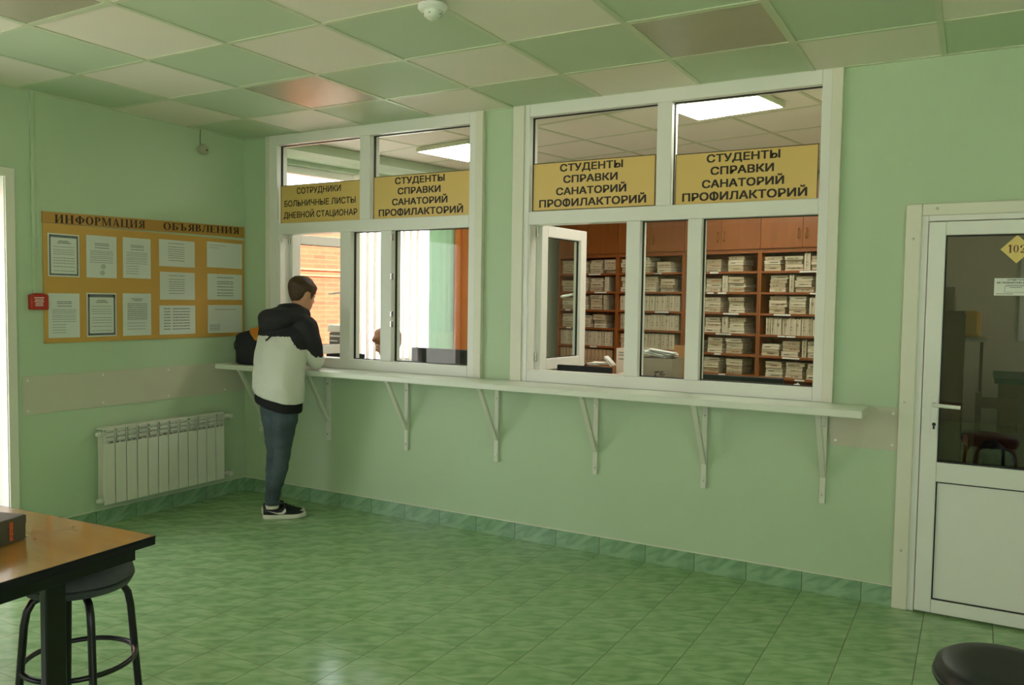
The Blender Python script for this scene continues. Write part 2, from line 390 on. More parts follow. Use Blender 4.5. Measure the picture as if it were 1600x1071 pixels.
def serif_glyph(ch):
    """heavy book-face capitals as polygons on a unit cap height: (list of polygons, advance)"""
    T = 0.19; t = 0.06; S = 0.05; P = []
    def st(x, w=T, top=True, bot=True, k=0.07):
        P.append([(x, 0), (x+w, 0), (x+w, 1), (x, 1)])
        if bot: P.append([(x-k, 0), (x+w+k, 0), (x+w+k, S), (x-k, S)])
        if top: P.append([(x-k, 1-S), (x+w+k, 1-S), (x+w+k, 1), (x-k, 1)])
    def ring(cx, cy, rx, ry, a0=0, a1=360, tx=T, ty=t, n=20):
        for i in range(n):
            a = R(a0+(a1-a0)*i/n); b = R(a0+(a1-a0)*(i+1)/n); o_ = lambda q: (cx+rx*math.cos(q), cy+ry*math.sin(q)); i_ = lambda q: (cx+(rx-tx)*math.cos(q), cy+(ry-ty)*math.sin(q))
            P.append([i_(a), o_(a), o_(b), i_(b)])
    q = lambda *p: P.append(list(p))
    if ch == 'И': st(.07); st(.64); q((.26, .08), (.26, .20), (.64, .92), (.64, .80)); return P, .98
    if ch == 'Н': st(.07); st(.64); q((.26, .47), (.64, .47), (.64, .53), (.26, .53)); return P, .98
    if ch == 'Ф': st(.43); ring(.525, .5, .48, .34); return P, 1.08
    if ch == 'О': ring(.42, .5, .40, .52, n=28); return P, .9
    if ch == 'Р': st(.07); ring(.30, .73, .36, .27, -90, 90); q((.2, .46), (.31, .46), (.31, .52), (.2, .52)); q((.2, .94), (.31, .94), (.31, 1), (.2, 1)); return P, .76
    if ch == 'М':
        st(.07, .07); st(.80); q((.07, 1), (.26, 1), (.55, .12), (.46, .0)); q((.46, 0), (.52, 0), (.86, 1), (.80, 1)); return P, 1.12
    if ch == 'А':
        q((.07, 0), (.14, 0), (.45, 1), (.38, 1)); q((.55, 0), (.77, 0), (.47, 1), (.38, 1)); q((.2, .28), (.6, .28), (.6, .34), (.2, .34))
        q((0, 0), (.24, 0), (.24, S), (0, S)); q((.46, 0), (.84, 0), (.84, S), (.46, S)); return P, .88
    if ch == 'Ц':
        st(.07, bot=False); st(.64, bot=False); q((.0, 0), (.98, 0), (.98, .06), (.0, .06)); q((.90, 0), (.98, 0), (.98, -.2), (.92, -.2)); return P, 1.04
    if ch == 'Я':
        st(.52); ring(.46, .73, .36, .27, 90, 270); q((.45, .46), (.55, .46), (.55, .52), (.45, .52)); q((.45, .94), (.55, .94), (.55, 1), (.45, 1))
        q((.02, 0), (.24, 0), (.48, .48), (.30, .48)); return P, .82
    if ch == 'Б':
        st(.07); q((.2, .94), (.64, .94), (.64, 1), (.2, 1)); q((.60, .78), (.66, .78), (.64, 1), (.60, 1)); ring(.32, .28, .36, .28, -90, 90)
        q((.2, .5), (.33, .5), (.33, .56), (.2, .56)); q((.2, 0), (.33, 0), (.33, .06), (.2, .06)); return P, .74
    if ch == 'Ъ':
        st(.24); q((.0, .94), (.3, .94), (.3, 1), (.0, 1)); q((.0, .78), (.05, .78), (.06, 1), (.0, 1)); ring(.46, .28, .36, .28, -90, 90)
        q((.35, .5), (.47, .5), (.47, .56), (.35, .56)); q((.35, 0), (.47, 0), (.47, .06), (.35, .06)); return P, .90
    if ch == 'В':
        st(.07); ring(.30, .76, .30, .24, -90, 90); ring(.32, .27, .36, .27, -90, 90)
        for y in (0, .48, .94): q((.2, y), (.33, y), (.33, y+.06), (.2, y+.06))
        return P, .76
    if ch == 'Л':
        st(.58); q((.10, .0), (.17, .0), (.34, 1), (.27, 1)); q((.2, .94), (.62, .94), (.62, 1), (.2, 1)); ring(.07, .07, .10, .10, 0, 360, .10, .10, 10); return P, .88
    if ch == 'Е':
        st(.07)
        for y, w in ((0, .66), (.47, .5), (.94, .64)): q((.2, y), (w, y), (w, y+.06), (.2, y+.06))
        q((.62, 0), (.68, .24), (.64, .24), (.58, 0)); q((.58, 1), (.62, .78), (.66, .78), (.64, 1)); q((.46, .36), (.5, .36), (.5, .64), (.46, .64)); return P, .74
    if ch == '1': st(.2, .17); q((.05, .76), (.2, .84), (.2, 1), (.05, .82)); return P, .52
    if ch == '0': ring(.30, .5, .28, .5, tx=.15, ty=.04, n=26); return P, .66
    if ch == '2':
        ring(.29, .73, .27, .27, -20, 190, .15, .05, 18); q((.04, .0), (.14, .08), (.55, .62), (.42, .66)); q((.03, 0), (.56, 0), (.56, .15), (.03, .10)); ring(.11, .70, .09, .09, 0, 360, .09, .09, 10); return P, .64
    return [], .5
def serif_into(mb, s, o, ex, ey, w, h, thick=0.0012):
    gs = []; x = 0
    for ch in s: P, a = serif_glyph(ch); gs.append((x, P)); x += a+0.06
    x -= 0.06; o = Vector(o); ex = Vector(ex).normalized(); ey = Vector(ey).normalized(); nr = ex.cross(ey)
    for gx, P in gs:
        for poly in P:
            f = lambda a, b, k=0: o + ex*((gx+a)/x*w) + ey*(b*h) + nr*k
            mb.prism(poly, lambda a, b: f(a, b, 0), lambda a, b: f(a, b, thick))

# ------------------------------------------------------------------ setting: lobby shell
LX, LY = 7.8, -7.8
mb = MB(); mb.box(-0.2, LX+.2, LY-.2, 0.14, -0.12, 0); single('floor', mb, 'floor', kind='structure')
# front wall with two counter windows and a door
U1 = (0.265, 2.198); U2 = (2.424, 4.349); DX = (4.70, 5.72); DZ = 2.0; WT = 0.14; SILL = 1.02
mb = MB()
for a, b_, z0, z1 in ((-.2, U1[0], 0, H), (U1[0], U1[1], 0, SILL), (U1[1], U2[0], 0, H), (U2[0], U2[1], 0, SILL), (U2[1], DX[0], 0, H), (DX[0], DX[1], DZ, H), (DX[1], LX+.2, 0, H)):
    mb.box(a, b_, 0, WT, z0, z1)
single('wall_front', mb, 'wall_paint', kind='structure')
# left wall with a tall glazed opening and a far window
mb = MB(); LW1 = (-3.3, -1.80, 0.10, 2.215); LW2 = (-7.4, -4.1, 0.7, 2.45)
for a, b_, z0, z1 in ((LW1[1], 0, 0, H), (LW1[0], LW1[1], 0, LW1[2]), (LW1[0], LW1[1], LW1[3], H), (LW2[1], LW1[0], 0, H), (LW2[0], LW2[1], 0, LW2[2]), (LW2[0], LW2[1], LW2[3], H), (LY, LW2[0], 0, H)):
    mb.box(-0.2, 0, a, b_, z0, z1)
single('wall_left', mb, 'wall_paint', kind='structure')
XW = (-7.0, -4.4, 0.9, 2.4); mb = MB(); mb.box(LX, LX+.2, LY, XW[0], 0, H); mb.box(LX, LX+.2, XW[1], 0, 0, H); mb.box(LX, LX+.2, XW[0], XW[1], 0, XW[2]); mb.box(LX, LX+.2, XW[0], XW[1], XW[3], H)
single('wall_right', mb, 'wall_paint', kind='structure')
RW = ((3.1, 4.5, 0.8, 2.4), (5.8, 7.4, 0.8, 2.4)); mb = MB(); px_ = -.2
for a, b_, z0, z1 in RW:
    mb.box(px_, a, LY-.2, LY, 0, H); mb.box(a, b_, LY-.2, LY, 0, z0); mb.box(a, b_, LY-.2, LY, z1, H); px_ = b_
mb.box(px_, LX+.2, LY-.2, LY, 0, H)
single('wall_back', mb, 'wall_paint', kind='structure')
# suspended ceiling: checkerboard tiles in a T grid
X0, YL2, T = 0.602, -0.532, 0.6
LAMPS = {(1, 1), (5, 1), (1, -2), (5, -2)}
mb = MB(); xs = [X0+T*i for i in range(-1, 13)]; xs = [0.0]+[x for x in xs if 0.02 < x < LX]+[LX]
ys = [YL2-T*k for k in range(0, 13)]; ys = [0.0]+[y for y in ys if y > LY]+[LY]
for i in range(len(xs)-1):
    for k in range(len(ys)-1):
        n = i-1; row = 2-k
        if (n, row) in LAMPS: continue
        mb.cur = 0 if (n+row) % 2 == 0 else 1
        mb.box(xs[i], xs[i+1], ys[k+1], ys[k], H+.003, H+.018)
ceil = single('ceiling', mb, ['tile_white', 'tile_green'], kind='structure')
mb = MB()
for x in xs[1:-1]: mb.box(x-.012, x+.012, LY, 0, H-.0015, H+.003)
for y in ys[1:-1]: mb.box(0, LX, y-.012, y+.012, H-.001, H+.003)
mb.box(0, .02, LY, 0, H-.002, H+.003); mb.box(0, LX, -.02, 0, H-.002, H+.003)
part('ceiling_grid', mb, 'grid_white', ceil)
mb = MB(); mb.box(-.2, LX+.2, LY-.2, .0, H+.12, H+.3); single('light_block_slab', mb, 'office_ceiling', kind='structure')  # unseen slab added above the tiles to block sky light
for n, row, lab in ((1, 1, 'unlit square ceiling light nearest the notice board corner'), (5, 1, 'unlit grey square ceiling light above the right counter window'), (1, -2, 'unlit grey square ceiling light farthest from the counter windows')):
    x = X0+T*n; y = YL2-T*(2-row)  # far edge of the tile row
    t = thing('ceiling_light', lab, 'ceiling light', (x+.3, y+.3, H), group='unlit ceiling lights')
    y0 = YL2-T*(2-row)+T*0; y0 = YL2 - T*(2-row)
    mb = MB(); frame_ring(mb, x+.012, x+.588, y0+.012, y0+.588, .012, 0, 1)
    mb2 = MB()
    for v_ in range(0): pass
    fr = MB()
    for (a, b_, c, d) in ((x+.012, x+.588, y0+.012, y0+.022), (x+.012, x+.588, y0+.578, y0+.588), (x+.012, x+.022, y0+.022, y0+.578), (x+.578, x+.588, y0+.022, y0+.578)):
        fr.box(a, b_, c, d, H-.001, H+.06)
    part('frame', fr, 'grid_white', t)
    df = MB(); df.box(x+.022, x+.578, y0+.022, y0+.578, H+.002, H+.008); part('diffuser', df, 'diffuser_off', t)
    hs = MB(); hs.box(x+.014, x+.586, y0+.014, y0+.586, H+.061, H+.08); part('housing', hs, 'grid_white', t)
# baseboards
mb = MB(); mb.box(0, 4.665, -.009, 0, 0, .104); o = single('baseboard_front', mb, 'base_f', kind='structure')
mb = MB(); mb.box(0, 4.665, -.010, 0, .104, .109); part('trim', mb, 'casing', o)
mb = MB(); mb.box(0, .009, -1.72, -.009, 0, .104); o = single('baseboard_left', mb, 'base_l', kind='structure')
mb = MB(); mb.box(0, .010, -1.72, -.010, .104, .109); part('trim', mb, 'casing', o)

# ------------------------------------------------------------------ counter windows
ZT, ZB1, ZB2, ZB3 = 2.667, 2.083, 2.001, 1.092
def counter_window(name, x0, x1, up, lo, casing=None):
    w = thing(name, None, None, (x0, 0, SILL), kind='structure')
    fr = MB(); ys_ = (-.022, .085)
    fr.box(x0, up[0][0], *ys_, SILL, H); fr.box(up[1][1], x1, *ys_, SILL, H)
    fr.box(up[0][0], up[1][1], *ys_, ZT, H); fr.box(up[0][0], up[1][1], *ys_, ZB1-.082, ZB1); fr.box(up[0][0], up[1][1], *ys_, SILL, ZB3)
    fr.box(up[0][0], lo[0][0], -.020, .085, ZB3, ZB2) if lo[0][0] > up[0][0] else None
    part('frame', fr, 'pvc', w, bev=.004)
    m = MB(); m.box(up[0][1], up[1][0], -.021, .085, ZB1, ZT); part('mullion', m, 'pvc', w, bev=.004)
    for a, b_ in ((lo[0][1], lo[1][0]), (lo[1][1], lo[2][0])):
        m = MB(); m.box(a, b_, -.021, .085, ZB3, ZB2); part('mullion', m, 'pvc', w, bev=.004)
    if lo[2][1] < up[1][1]-.002:
        m = MB(); m.box(lo[2][1], up[1][1], -.020, .085, ZB3, ZB2); part('mullion', m, 'pvc', w, bev=.003)
    panes = [(up[0][0], up[0][1], ZB1, ZT), (up[1][0], up[1][1], ZB1, ZT)]+[(a, b_, ZB3, ZB2) for a, b_ in lo[1:]]
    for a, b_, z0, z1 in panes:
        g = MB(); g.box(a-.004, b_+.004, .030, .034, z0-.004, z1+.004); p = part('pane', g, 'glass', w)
        k = MB(); frame_ring(k, a, b_, z0, z1, .005, .022, .040); part('gasket', k, 'gasket', p)  # dark ring also stands in for the shadow gap around the glass
    return w
L_UP = ((0.372, 1.175), (1.268, 2.092)); L_LO = ((0.405, 0.996), (1.092, 1.365), (1.462, 2.095))
R_UP = ((2.536, 3.361), (3.449, 4.250)); R_LO = ((2.545, 3.187), (3.273, 3.555), (3.635, 4.258))
w1 = counter_window('window_1', U1[0], U1[1], L_UP, L_LO)
w2 = counter_window('window_2', U2[0], U2[1], R_UP, R_LO)
cs = MB(); cs.box(U2[0]-.002, U2[0]+.076, -.034, 0, SILL, H-.004); cs.box(U2[1]-.05, U2[1]+.002, -.034, 0, SILL, H-.004); part('casing_trim', cs, 'casing', w2, bev=.003)
cs = MB(); cs.box(U1[0]-.002, U1[0]+.04, -.034, 0, SILL, H-.004); cs.box(U1[1]-.05, U1[1]+.002, -.034, 0, SILL, H-.004); part('casing_trim', cs, 'casing', w1, bev=.003)
def sash(w, hx, tip, width, flap):
    """inward opening casement hinged at its left side"""
    hy = .075; dv = Vector((tip[0]-hx, tip[1]-hy, 0)).normalized(); nv = Vector((dv.y, -dv.x, 0))
    X = Matrix(((dv.x, nv.x, 0, hx), (dv.y, nv.y, 0, hy), (0, 0, 1, 0), (0, 0, 0, 1)))
    z0, z1 = ZB3-.008, ZB2+.008; s = MB()
    frame_ring(s, 0, width, z0, z1, .072, -.03, .03, X=X)
    so = part('sash', s, 'pvc', w, bev=.005)
    g = MB(); g.box(.066, width-.066, -.003, .003, z0+.066, z1-.066, X); part('glass', g, 'glass', so)
    k = MB(); frame_ring(k, .072, width-.072, z0+.072, z1-.072, .004, -.007, .007, X=X); part('gasket', k, 'gasket', so)
    h = MB(); zc = (z0+z1)/2+.03
    for sgn in (-1,):
        h.box(width-.052, width-.020, sgn*.034-.004, sgn*.034+.004, zc-.05, zc+.05, X)
        h.tube([X @ Vector((width-.036, sgn*.036, zc)), X @ Vector((width-.036, sgn*.062, zc)), X @ Vector((width-.07, sgn*.066, zc-.006)), X @ Vector((width-.165, sgn*.066, zc-.016))], .009, 8)
    part('handle', h, 'pvc', so, smooth=40)
    for zz in (z1-.075, z0+.06):
        hg = MB(); hg.tube([(hx-.002, .066, zz), (hx-.002, .066, zz+.055)], .008, 8); part('hinge', hg, 'steel', so, smooth=40)
    return X
sash(w2, 2.556, (2.606, .585), .56, True)
sash(w1, 0.415, (0.545, .62), .56, False)
for zz in (1.93, 1.66, 1.40, 1.33):
    hg = MB(); hg.box(1.452, 1.466, -.024, .0, zz, zz+.045); part('hinge', hg, 'steel', w1, bev=.002)

# ------------------------------------------------------------------ gold window signs
def sign(x0, x1, z0, z1, lines, label, bold):
    t = thing('window_sign', label, 'sign', ((x0+x1)/2, .012, z0), group='gold signs in the counter windows')
    p = MB(); p.box(x0, x1, .008, .013, z0, z1); part('plate', p, 'gold', t, bev=.001)
    e = MB(); frame_ring(e, x0, x1, z0, z1, .004, .0065, .008); part('edge', e, 'letter_brown', t)
    m = MB(); W = x1-x0; Hh = z1-z0
    for s, a, b_, va, vb in lines:
        text_into(m, s, (x0+W*a, .008, z1-Hh*vb), (1, 0, 0), (0, 0, 1), W*(b_-a), Hh*(vb-va), bold=bold)
    part('lettering', m, 'letter_brown', t)
S4 = [('СТУДЕНТЫ', .235, .745, .055, .20), ('СПРАВКИ', .265, .705, .295, .44), ('САНАТОРИЙ', .205, .775, .54, .685), ('ПРОФИЛАКТОРИЙ', .06, .93, .775, .925)]
S3 = [('СОТРУДНИКИ', .21, .755, .085, .24), ('БОЛЬНИЧНЫЕ ЛИСТЫ', .05, .93, .40, .555), ('ДНЕВНОЙ СТАЦИОНАР', .04, .95, .70, .855)]
sign(.384, 1.169, ZB1-.002, 2.368, S3, 'gold sign lettered СОТРУДНИКИ, above the young man', .03)
sign(1.279, 2.083, ZB1-.002, 2.378, S4, 'gold СТУДЕНТЫ sign above the seated clerk and the curtains', .055)
sign(2.548, 3.348, ZB1+.004, 2.381, S4, 'gold СТУДЕНТЫ sign above the open casement and record shelves', .055)
sign(3.466, 4.238, ZB1-.002, 2.370, S4, 'gold СТУДЕНТЫ sign nearest the white door, under the lit lamp', .055)

# ------------------------------------------------------------------ counter shelf and its brackets
CT, CY = 1.02, -.29
mb = MB(); mb.box(.002, 4.525, CY, -.0, CT-.038, CT)
single('counter_shelf', mb, 'counter_white', 'long white counter shelf running under both office windows', 'counter', bev=.006)
def bracket(x, label):
    t = thing('shelf_bracket', label, 'bracket', (x, 0, .485), group='white shelf brackets under the counter')
    m = MB(); m.box(x-.015, x+.015, -.022, 0, .485, CT-.038); part('upright', m, 'bracket_paint', t, bev=.002)
    m = MB(); m.box(x-.015, x+.015, -.245, -.022, CT-.052, CT-.038); part('arm', m, 'bracket_paint', t, bev=.002)
    a = Vector((x, -.225, CT-.05)); b_ = Vector((x, -.020, .63)); d = (b_-a).normalized(); n = Vector((0, d.z, -d.y))*.011
    m = MB(); m.loft([[p+n+Vector((s*.014, 0, 0)) if q else p-n+Vector((s*.014, 0, 0)) for s, q in ((-1, 1), (1, 1), (1, 0), (-1, 0))] for p in (a, b_)]); part('strut', m, 'bracket_paint', t, bev=.002)
    for z in (.53, .66, .90): m = MB(); m.lathe([(.0, -.0265), (.005, -.0255), (.006, -.022)], (x, 0, z), 8, 'y'); part('screw', m, 'steel', t)
BL = ['white shelf bracket behind the young man, nearest the left corner', 'white shelf bracket just right of the young man', 'white shelf bracket under the middle of the left window', 'white shelf bracket under the green pier between the windows',
      'white shelf bracket under the left part of the right window', 'white shelf bracket under the right window, second from the door', 'white shelf bracket nearest the door, against the grey wall guard']
for x, lb in zip((0.20, .885, 1.598, 2.321, 3.016, 3.682, 4.316), BL): bracket(x, lb)

# ------------------------------------------------------------------ wall guards, callbox, duct, sensors
mb = MB(); mb.box(0, .006, -1.72, -.001, .79, 1.025)
t = single('wall_guard', mb, 'guard', 'long grey protective wall panel above the radiator', 'wall guard', bev=.001)
for y in (-1.69, -1.2, -.7, -.2):
    for z in (.815, 1.0):
        s = MB(); s.lathe([(0, .0085), (.006, .008), (.008, .006)], (0, y, z), 8, 'x'); part('screw', s, 'pvc', t)
mb = MB(); mb.box(4.335, 4.664, -.006, 0, .797, 1.016)
t = single('wall_guard', mb, 'guard', 'short grey protective wall panel between counter and door', 'wall guard', bev=.001)
for x in (4.37, 4.64):
    for z in (.825, .985):
        s = MB(); s.lathe([(0, -.0085), (.006, -.008), (.008, -.006)], (x, 0, z), 8, 'y'); part('screw', s, 'pvc', t)
mb = MB(); mb.box(0, .014, -1.652, -1.632, 1.53, H); single('cable_duct', mb, 'wall_paint', 'thin vertical cable duct from ceiling down to the red call box', 'cable duct', bev=.002)
t = thing('fire_call_box', 'small red fire call box left of the gold notice board', 'fire alarm', (0, -1.624, 1.43))
m = MB(); m.loft([[(x, y, 1.43) for x, y in ((.0, -1.678), (.0, -1.572), (.04, -1.572), (.04, -1.678))], [(x, y, 1.518) for x, y in ((.0, -1.678), (.0, -1.572), (.04, -1.572), (.04, -1.678))], [(x, y, 1.53) for x, y in ((.0, -1.65), (.0, -1.60), (.03, -1.60), (.03, -1.65))]])
part('housing', m, 'red', t, bev=.004)
m = MB()
for k, (w_, z) in enumerate(((.06, 1.503), (.052, 1.490), (.058, 1.479), (.045, 1.467), (.05, 1.456))):
    for q in range(6): m.box(.040, .0412, -1.640-w_/2+w_*q/6+.01, -1.640-w_/2+w_*(q+.75)/6+.01, z-.003, z+.003)
part('lettering', m, 'paper', t)
t = thing('motion_sensor', 'small round sensor hanging on a wire below the ceiling over the notice board', 'sensor', (.04, -.42, 2.57))
m = MB(); m.lathe([(.0, -.022), (.026, -.021), (.036, -.008), (.036, .008), (.028, .02), (0, .024)], (.04, -.42, 2.598), 20, 'x'); part('housing', m, 'sensor_plastic', t, smooth=40)
m = MB(); m.ell((.062, -.404, 2.592), .006, .006, .006, 8, 6); part('lens', m, 'gasket', t)
m = MB(); m.tube([(.03, -.435, 2.63), (.022, -.43, 2.68), (.02, -.425, H)], .003, 6); part('wire', m, 'cable', t)
t = thing('smoke_detector', 'clear domed detector on the ceiling in front of the green pier', 'smoke detector', (2.985, -1.70, H-.05))
m = MB(); m.lathe([(.062, 0), (.062, -.012), (.052, -.022), (.045, -.024)], (2.985, -1.70, H-.0015), 24); part('base', m, 'pvc', t, smooth=40)
m = MB(); m.lathe([(.042, -.024), (.041, -.034), (.033, -.048), (.018, -.056), (.0, -.058)], (2.985, -1.70, H-.0015), 24); part('dome', m, 'clear_plastic', t, smooth=60)
m = MB()
for a in range(6): m.box(2.985+.036*math.cos(a)-.003, 2.985+.036*math.cos(a)+.003, -1.70+.036*math.sin(a)-.003, -1.70+.036*math.sin(a)+.003, H-.042, H-.024)
part('vent', m, 'gasket', t)

# ------------------------------------------------------------------ notice board and its sheets (left wall, x = 0)
t = thing('notice_board', 'wide gold information board with black serif headings', 'notice board', (0, -.795, 1.225))
m = MB(); m.box(.0006, .010, -1.585, -.012, 1.222, 1.963); part('panel', m, 'board_gold', t, bev=.0015)
m = MB(); m.loft([[(x, -1.588, z) for x, z in ((.0006, 1.9635), (.012, 1.9635), (.012, 2.032), (.0006, 2.032))], [(x, -.010, z) for x, z in ((.0006, 1.985), (.012, 1.985), (.012, 2.068), (.0006, 2.068))]]); part('header', m, 'board_header', t)
m = MB(); serif_into(m, 'ИНФОРМАЦИЯ', (.0122, -1.512, 1.968), (0, 1, .028), (0, 0, 1), .632, .052); serif_into(m, 'ОБЪЯВЛЕНИЯ', (.0122, -.738, 1.990), (0, 1, .03), (0, 0, 1), .678, .050)
part('lettering', m, 'letter_brown', t)
SH = [(-1.557, 1.903, -1.355, 1.636, 'f', 'upright certificate with a dark border in the upper left corner of the board'),
      (-1.308, 1.910, -1.097, 1.637, 's', 'upright typed sheet with a round stamp, second in the upper row of the board'),
      (-1.050, 1.914, -.840, 1.642, 't', 'upright typed sheet, third in the upper row of the board'),
      (-.773, 1.922, -.474, 1.734, 'w', 'landscape sheet directly under the first letters of the right heading'),
      (-.365, 1.934, -.034, 1.743, 'b', 'nearly blank landscape sheet in the upper right corner of the board'),
      (-1.560, 1.532, -1.358, 1.254, 't', 'upright typed sheet in the lower left corner of the board'),
      (-1.310, 1.538, -1.102, 1.254, 'g', 'upright certificate with a grey ornamental border in the lower row of the board'),
      (-1.054, 1.539, -.840, 1.253, 'm', 'upright sheet with a blurred table, third in the lower row of the board'),
      (-.767, 1.695, -.475, 1.499, 'w', 'landscape sheet in the middle of the fourth column of the board'),
      (-.773, 1.458, -.472, 1.252, 'x', 'landscape sheet with a timetable grid at the foot of the board'),
      (-.362, 1.696, -.035, 1.502, 'c', 'landscape sheet with centred lines, middle of the last board column'),
      (-.360, 1.462, -.033, 1.251, 'l', 'landscape sheet at the lower right of the board, above the bag')]
for y0, z1, y1, z0, kd, lab in SH:
    t = thing('notice_sheet', lab, 'notice', (.0105, (y0+y1)/2, z0), group='sheets on the notice board')
    m = MB(); m.box(.0102, .0116, y0, y1, z0, z1); part('sheet', m, 'paper_sleeve', t)
    m = MB(); pm = MB(); W = y1-y0; Hh = z1-z0; xx = (.0116, .0121); rnd = random.Random(hash((y0, z1)) & 255)
    rnd = random.Random(int(abs(y0*1000)+abs(z1*100)))
    def row(v, a, b_, h=.004, target=None):
        target = target or m; u = a
        while u < b_:
            l_ = rnd.uniform(.025, .09); e_ = min(u+l_, b_); target.box(*xx, y0+W*u, y0+W*e_, z1-Hh*v-h, z1-Hh*v); u = e_+.012
    if kd in 'fg':
        bw = .016 if kd == 'f' else .02
        frame_ring2 = [(y0+.008, y1-.008, z1-.008-bw, z1-.008), (y0+.008, y1-.008, z0+.008, z0+.008+bw*.7), (y0+.008, y0+.008+bw*.6, z0+.008, z1-.008), (y1-.008-bw*.6, y1-.008, z0+.008, z1-.008)]
        for a, b_, c, d in frame_ring2: pm.box(.0116, .0120, a, b_, c, d)
        part('border', pm, 'frame_print', t)
        row(.16, .35, .65, .006); row(.20, .3, .72, .006)
        for v in (.30, .37, .42, .47, .56, .62, .68, .76, .86): row(v, .16, .84, .003)
    elif kd in 'st':
        for v in (.18, .22, .28): row(v, .28, .75, .005)
        for v in (.36, .40, .44, .49, .53, .58, .63): row(v, .12, .88, .003)
        if kd == 's':
            for c, v in ((.55, .73), (.52, .88)):
                ringx(m, .0116, .0121, y0+W*c, z1-Hh*v, .015, .012, 'x'); ringx(m, .0116, .0121, y0+W*c, z1-Hh*v, .008, .005, 'x')
        else:
            for v in (.70, .76, .82, .88): row(v, .12, .55, .003)
    elif kd == 'm':
        row(.12, .3, .7, .005); row(.16, .38, .66, .005)
        for i in range(9): row(.24+.045*i, .16, .86, .005)
        for v in (.70, .77, .84): row(v, .15, .8, .003)
    elif kd == 'x':
        for i in range(8): row(.10+.1*i, .12, .30, .006); row(.10+.1*i, .36, .84, .006)
    elif kd == 'b': row(.12, .05, .5, .003); row(.22, .05, .3, .003)
    elif kd == 'l':
        row(.15, .2, .8, .004)
        for v in (.7, .76, .82, .88): row(v, .05, .35, .004)
    elif kd == 'c':
        for v in (.12, .28, .36, .48, .60, .72, .82): row(v, .27, .75, .006)
    else:
        for v in (.12, .25, .34, .42, .50, .58, .66, .76): row(v, .25, .7, .004)
    part('print', m, 'print', t)

# ------------------------------------------------------------------ radiator
t = thing('radiator', 'white twelve section radiator below the notice board', 'radiator', (.05, -.78, .17))
NS = 12; ya, yb = -1.262, -.285; za, zb = .145, .655; dy = (yb-ya)/NS
for i in range(NS):
    m = MB(); c = ya+dy*(i+.5); hw = dy*.47
    m.box(.094, .100, c-hw, c+hw, za+.01, zb-.10)                       # front plate
    m.box(.088, .096, c-hw, c-hw+.006, zb-.10, zb-.005); m.box(.088, .096, c+hw-.006, c+hw, zb-.10, zb-.005); m.box(.03, .092, c-.006, c+.006, za+.03, zb-.02)
    m.box(.025, .033, c-hw*.9, c+hw*.9, za+.02, zb-.02)
    for z in (za+.035, zb-.035): m.tube([(.06, c-dy*.5, z), (.06, c+dy*.5, z)], .019, 10)
    s = part('section', m, 'radiator', t, bev=.002)
    g = MB()
    for k in range(3):
        z = zb-.088+.030*k
        g.loft([[(.0965, c-hw*.82, z), (.0965, c+hw*.82, z), (.0965, c+hw*.82, z+.004), (.0965, c-hw*.82, z+.004)], [(.104, c-hw*.7, z+.012), (.104, c+hw*.7, z+.012), (.104, c+hw*.7, z+.02), (.104, c-hw*.7, z+.02)], [(.0965, c-hw*.82, z+.025), (.0965, c+hw*.82, z+.025), (.0965, c+hw*.82, z+.027), (.0965, c-hw*.82, z+.027)]])
    part('grille', g, 'radiator_grille', s, bev=.001)
m = MB(); m.box(.028, .096, ya-.004, yb+.004, zb-.006, zb+.004); part('top_plate', m, 'radiator', t, bev=.003)
for z in (za+.035, zb-.035):
    m = MB(); m.tube([(.06, ya-.004, z), (.06, ya-.024, z)], [.017, .013], 10); part('plug', m, 'radiator', t, smooth=40)
    m = MB(); m.tube([(.06, yb, z), (.06, yb+.05, z)], .013, 10); m.ell((.06, yb+.055, z), .02, .026, .02, 10, 8); m.tube([(.06, yb+.055, z), (.06, yb+.10, z), (.001, yb+.10, z)], .011, 8); m.tube([(.06, yb+.055, z), (.11, yb+.055, z)], [.012, .016], 10)
    part('valve', m, 'radiator', t, smooth=40)
m = MB()
for y in (ya+.15, yb-.15): m.box(.001, .03, y-.01, y+.01, zb-.12, zb-.04)
part('wall_bracket', m, 'radiator', t)

# ------------------------------------------------------------------ left glazed opening and windows out of view; back and right ones added for fill
def plain_window(name, axis, a0, a1, z0, z1, pos, back=0.0):
    w = thing(name, None, None, (pos, a0, z0) if axis == 'y' else (a0, pos, z0), kind='structure')
    def bx(m, a, b_, p0, p1, c, d): m.box(p0, p1, a, b_, c, d) if axis == 'y' else m.box(a, b_, p0, p1, c, d)
    m = MB(); fw = .06; p0, p1 = pos-.11-back, pos-.05-back
    bx(m, a0, a0+fw, p0, p1, z0, z1); bx(m, a1-fw, a1, p0, p1, z0, z1); bx(m, a0+fw, a1-fw, p0, p1, z1-fw, z1); bx(m, a0+fw, a1-fw, p0, p1, z0, z0+fw)
    mid = (a0+a1)/2; bx(m, mid-.04, mid+.04, p0, p1, z0+fw, z1-fw); part('window_frame', m, 'pvc', w, bev=.004)
    for q0, q1 in ((a0+fw, mid-.04), (mid+.04, a1-fw)):
        g = MB(); bx(g, q0-.004, q1+.004, pos-.083-back, pos-.079-back, z0+fw-.004, z1-fw+.004); part('pane', g, 'glass', w)
    return w
w3 = plain_window('window_3', 'y', LW1[0], LW1[1], LW1[2], LW1[3], 0, .10)
m = MB(); a0, a1, z0, z1 = LW1; tr = .05
m.box(0, .012, a1-.004, a1+tr, 0, z1+tr); m.box(0, .012, a0-tr, a0, 0, z1+tr); m.box(0, .012, a0, a1, z1, z1+tr)
part('casing_trim', m, 'casing', w3, bev=.002)
m = MB(); m.box(-.15, .0, a1-.008, a1, z0, z1); part('reveal', m, 'pvc', w3)
plain_window('window_4', 'y', *LW2[:2], *LW2[2:], 0)
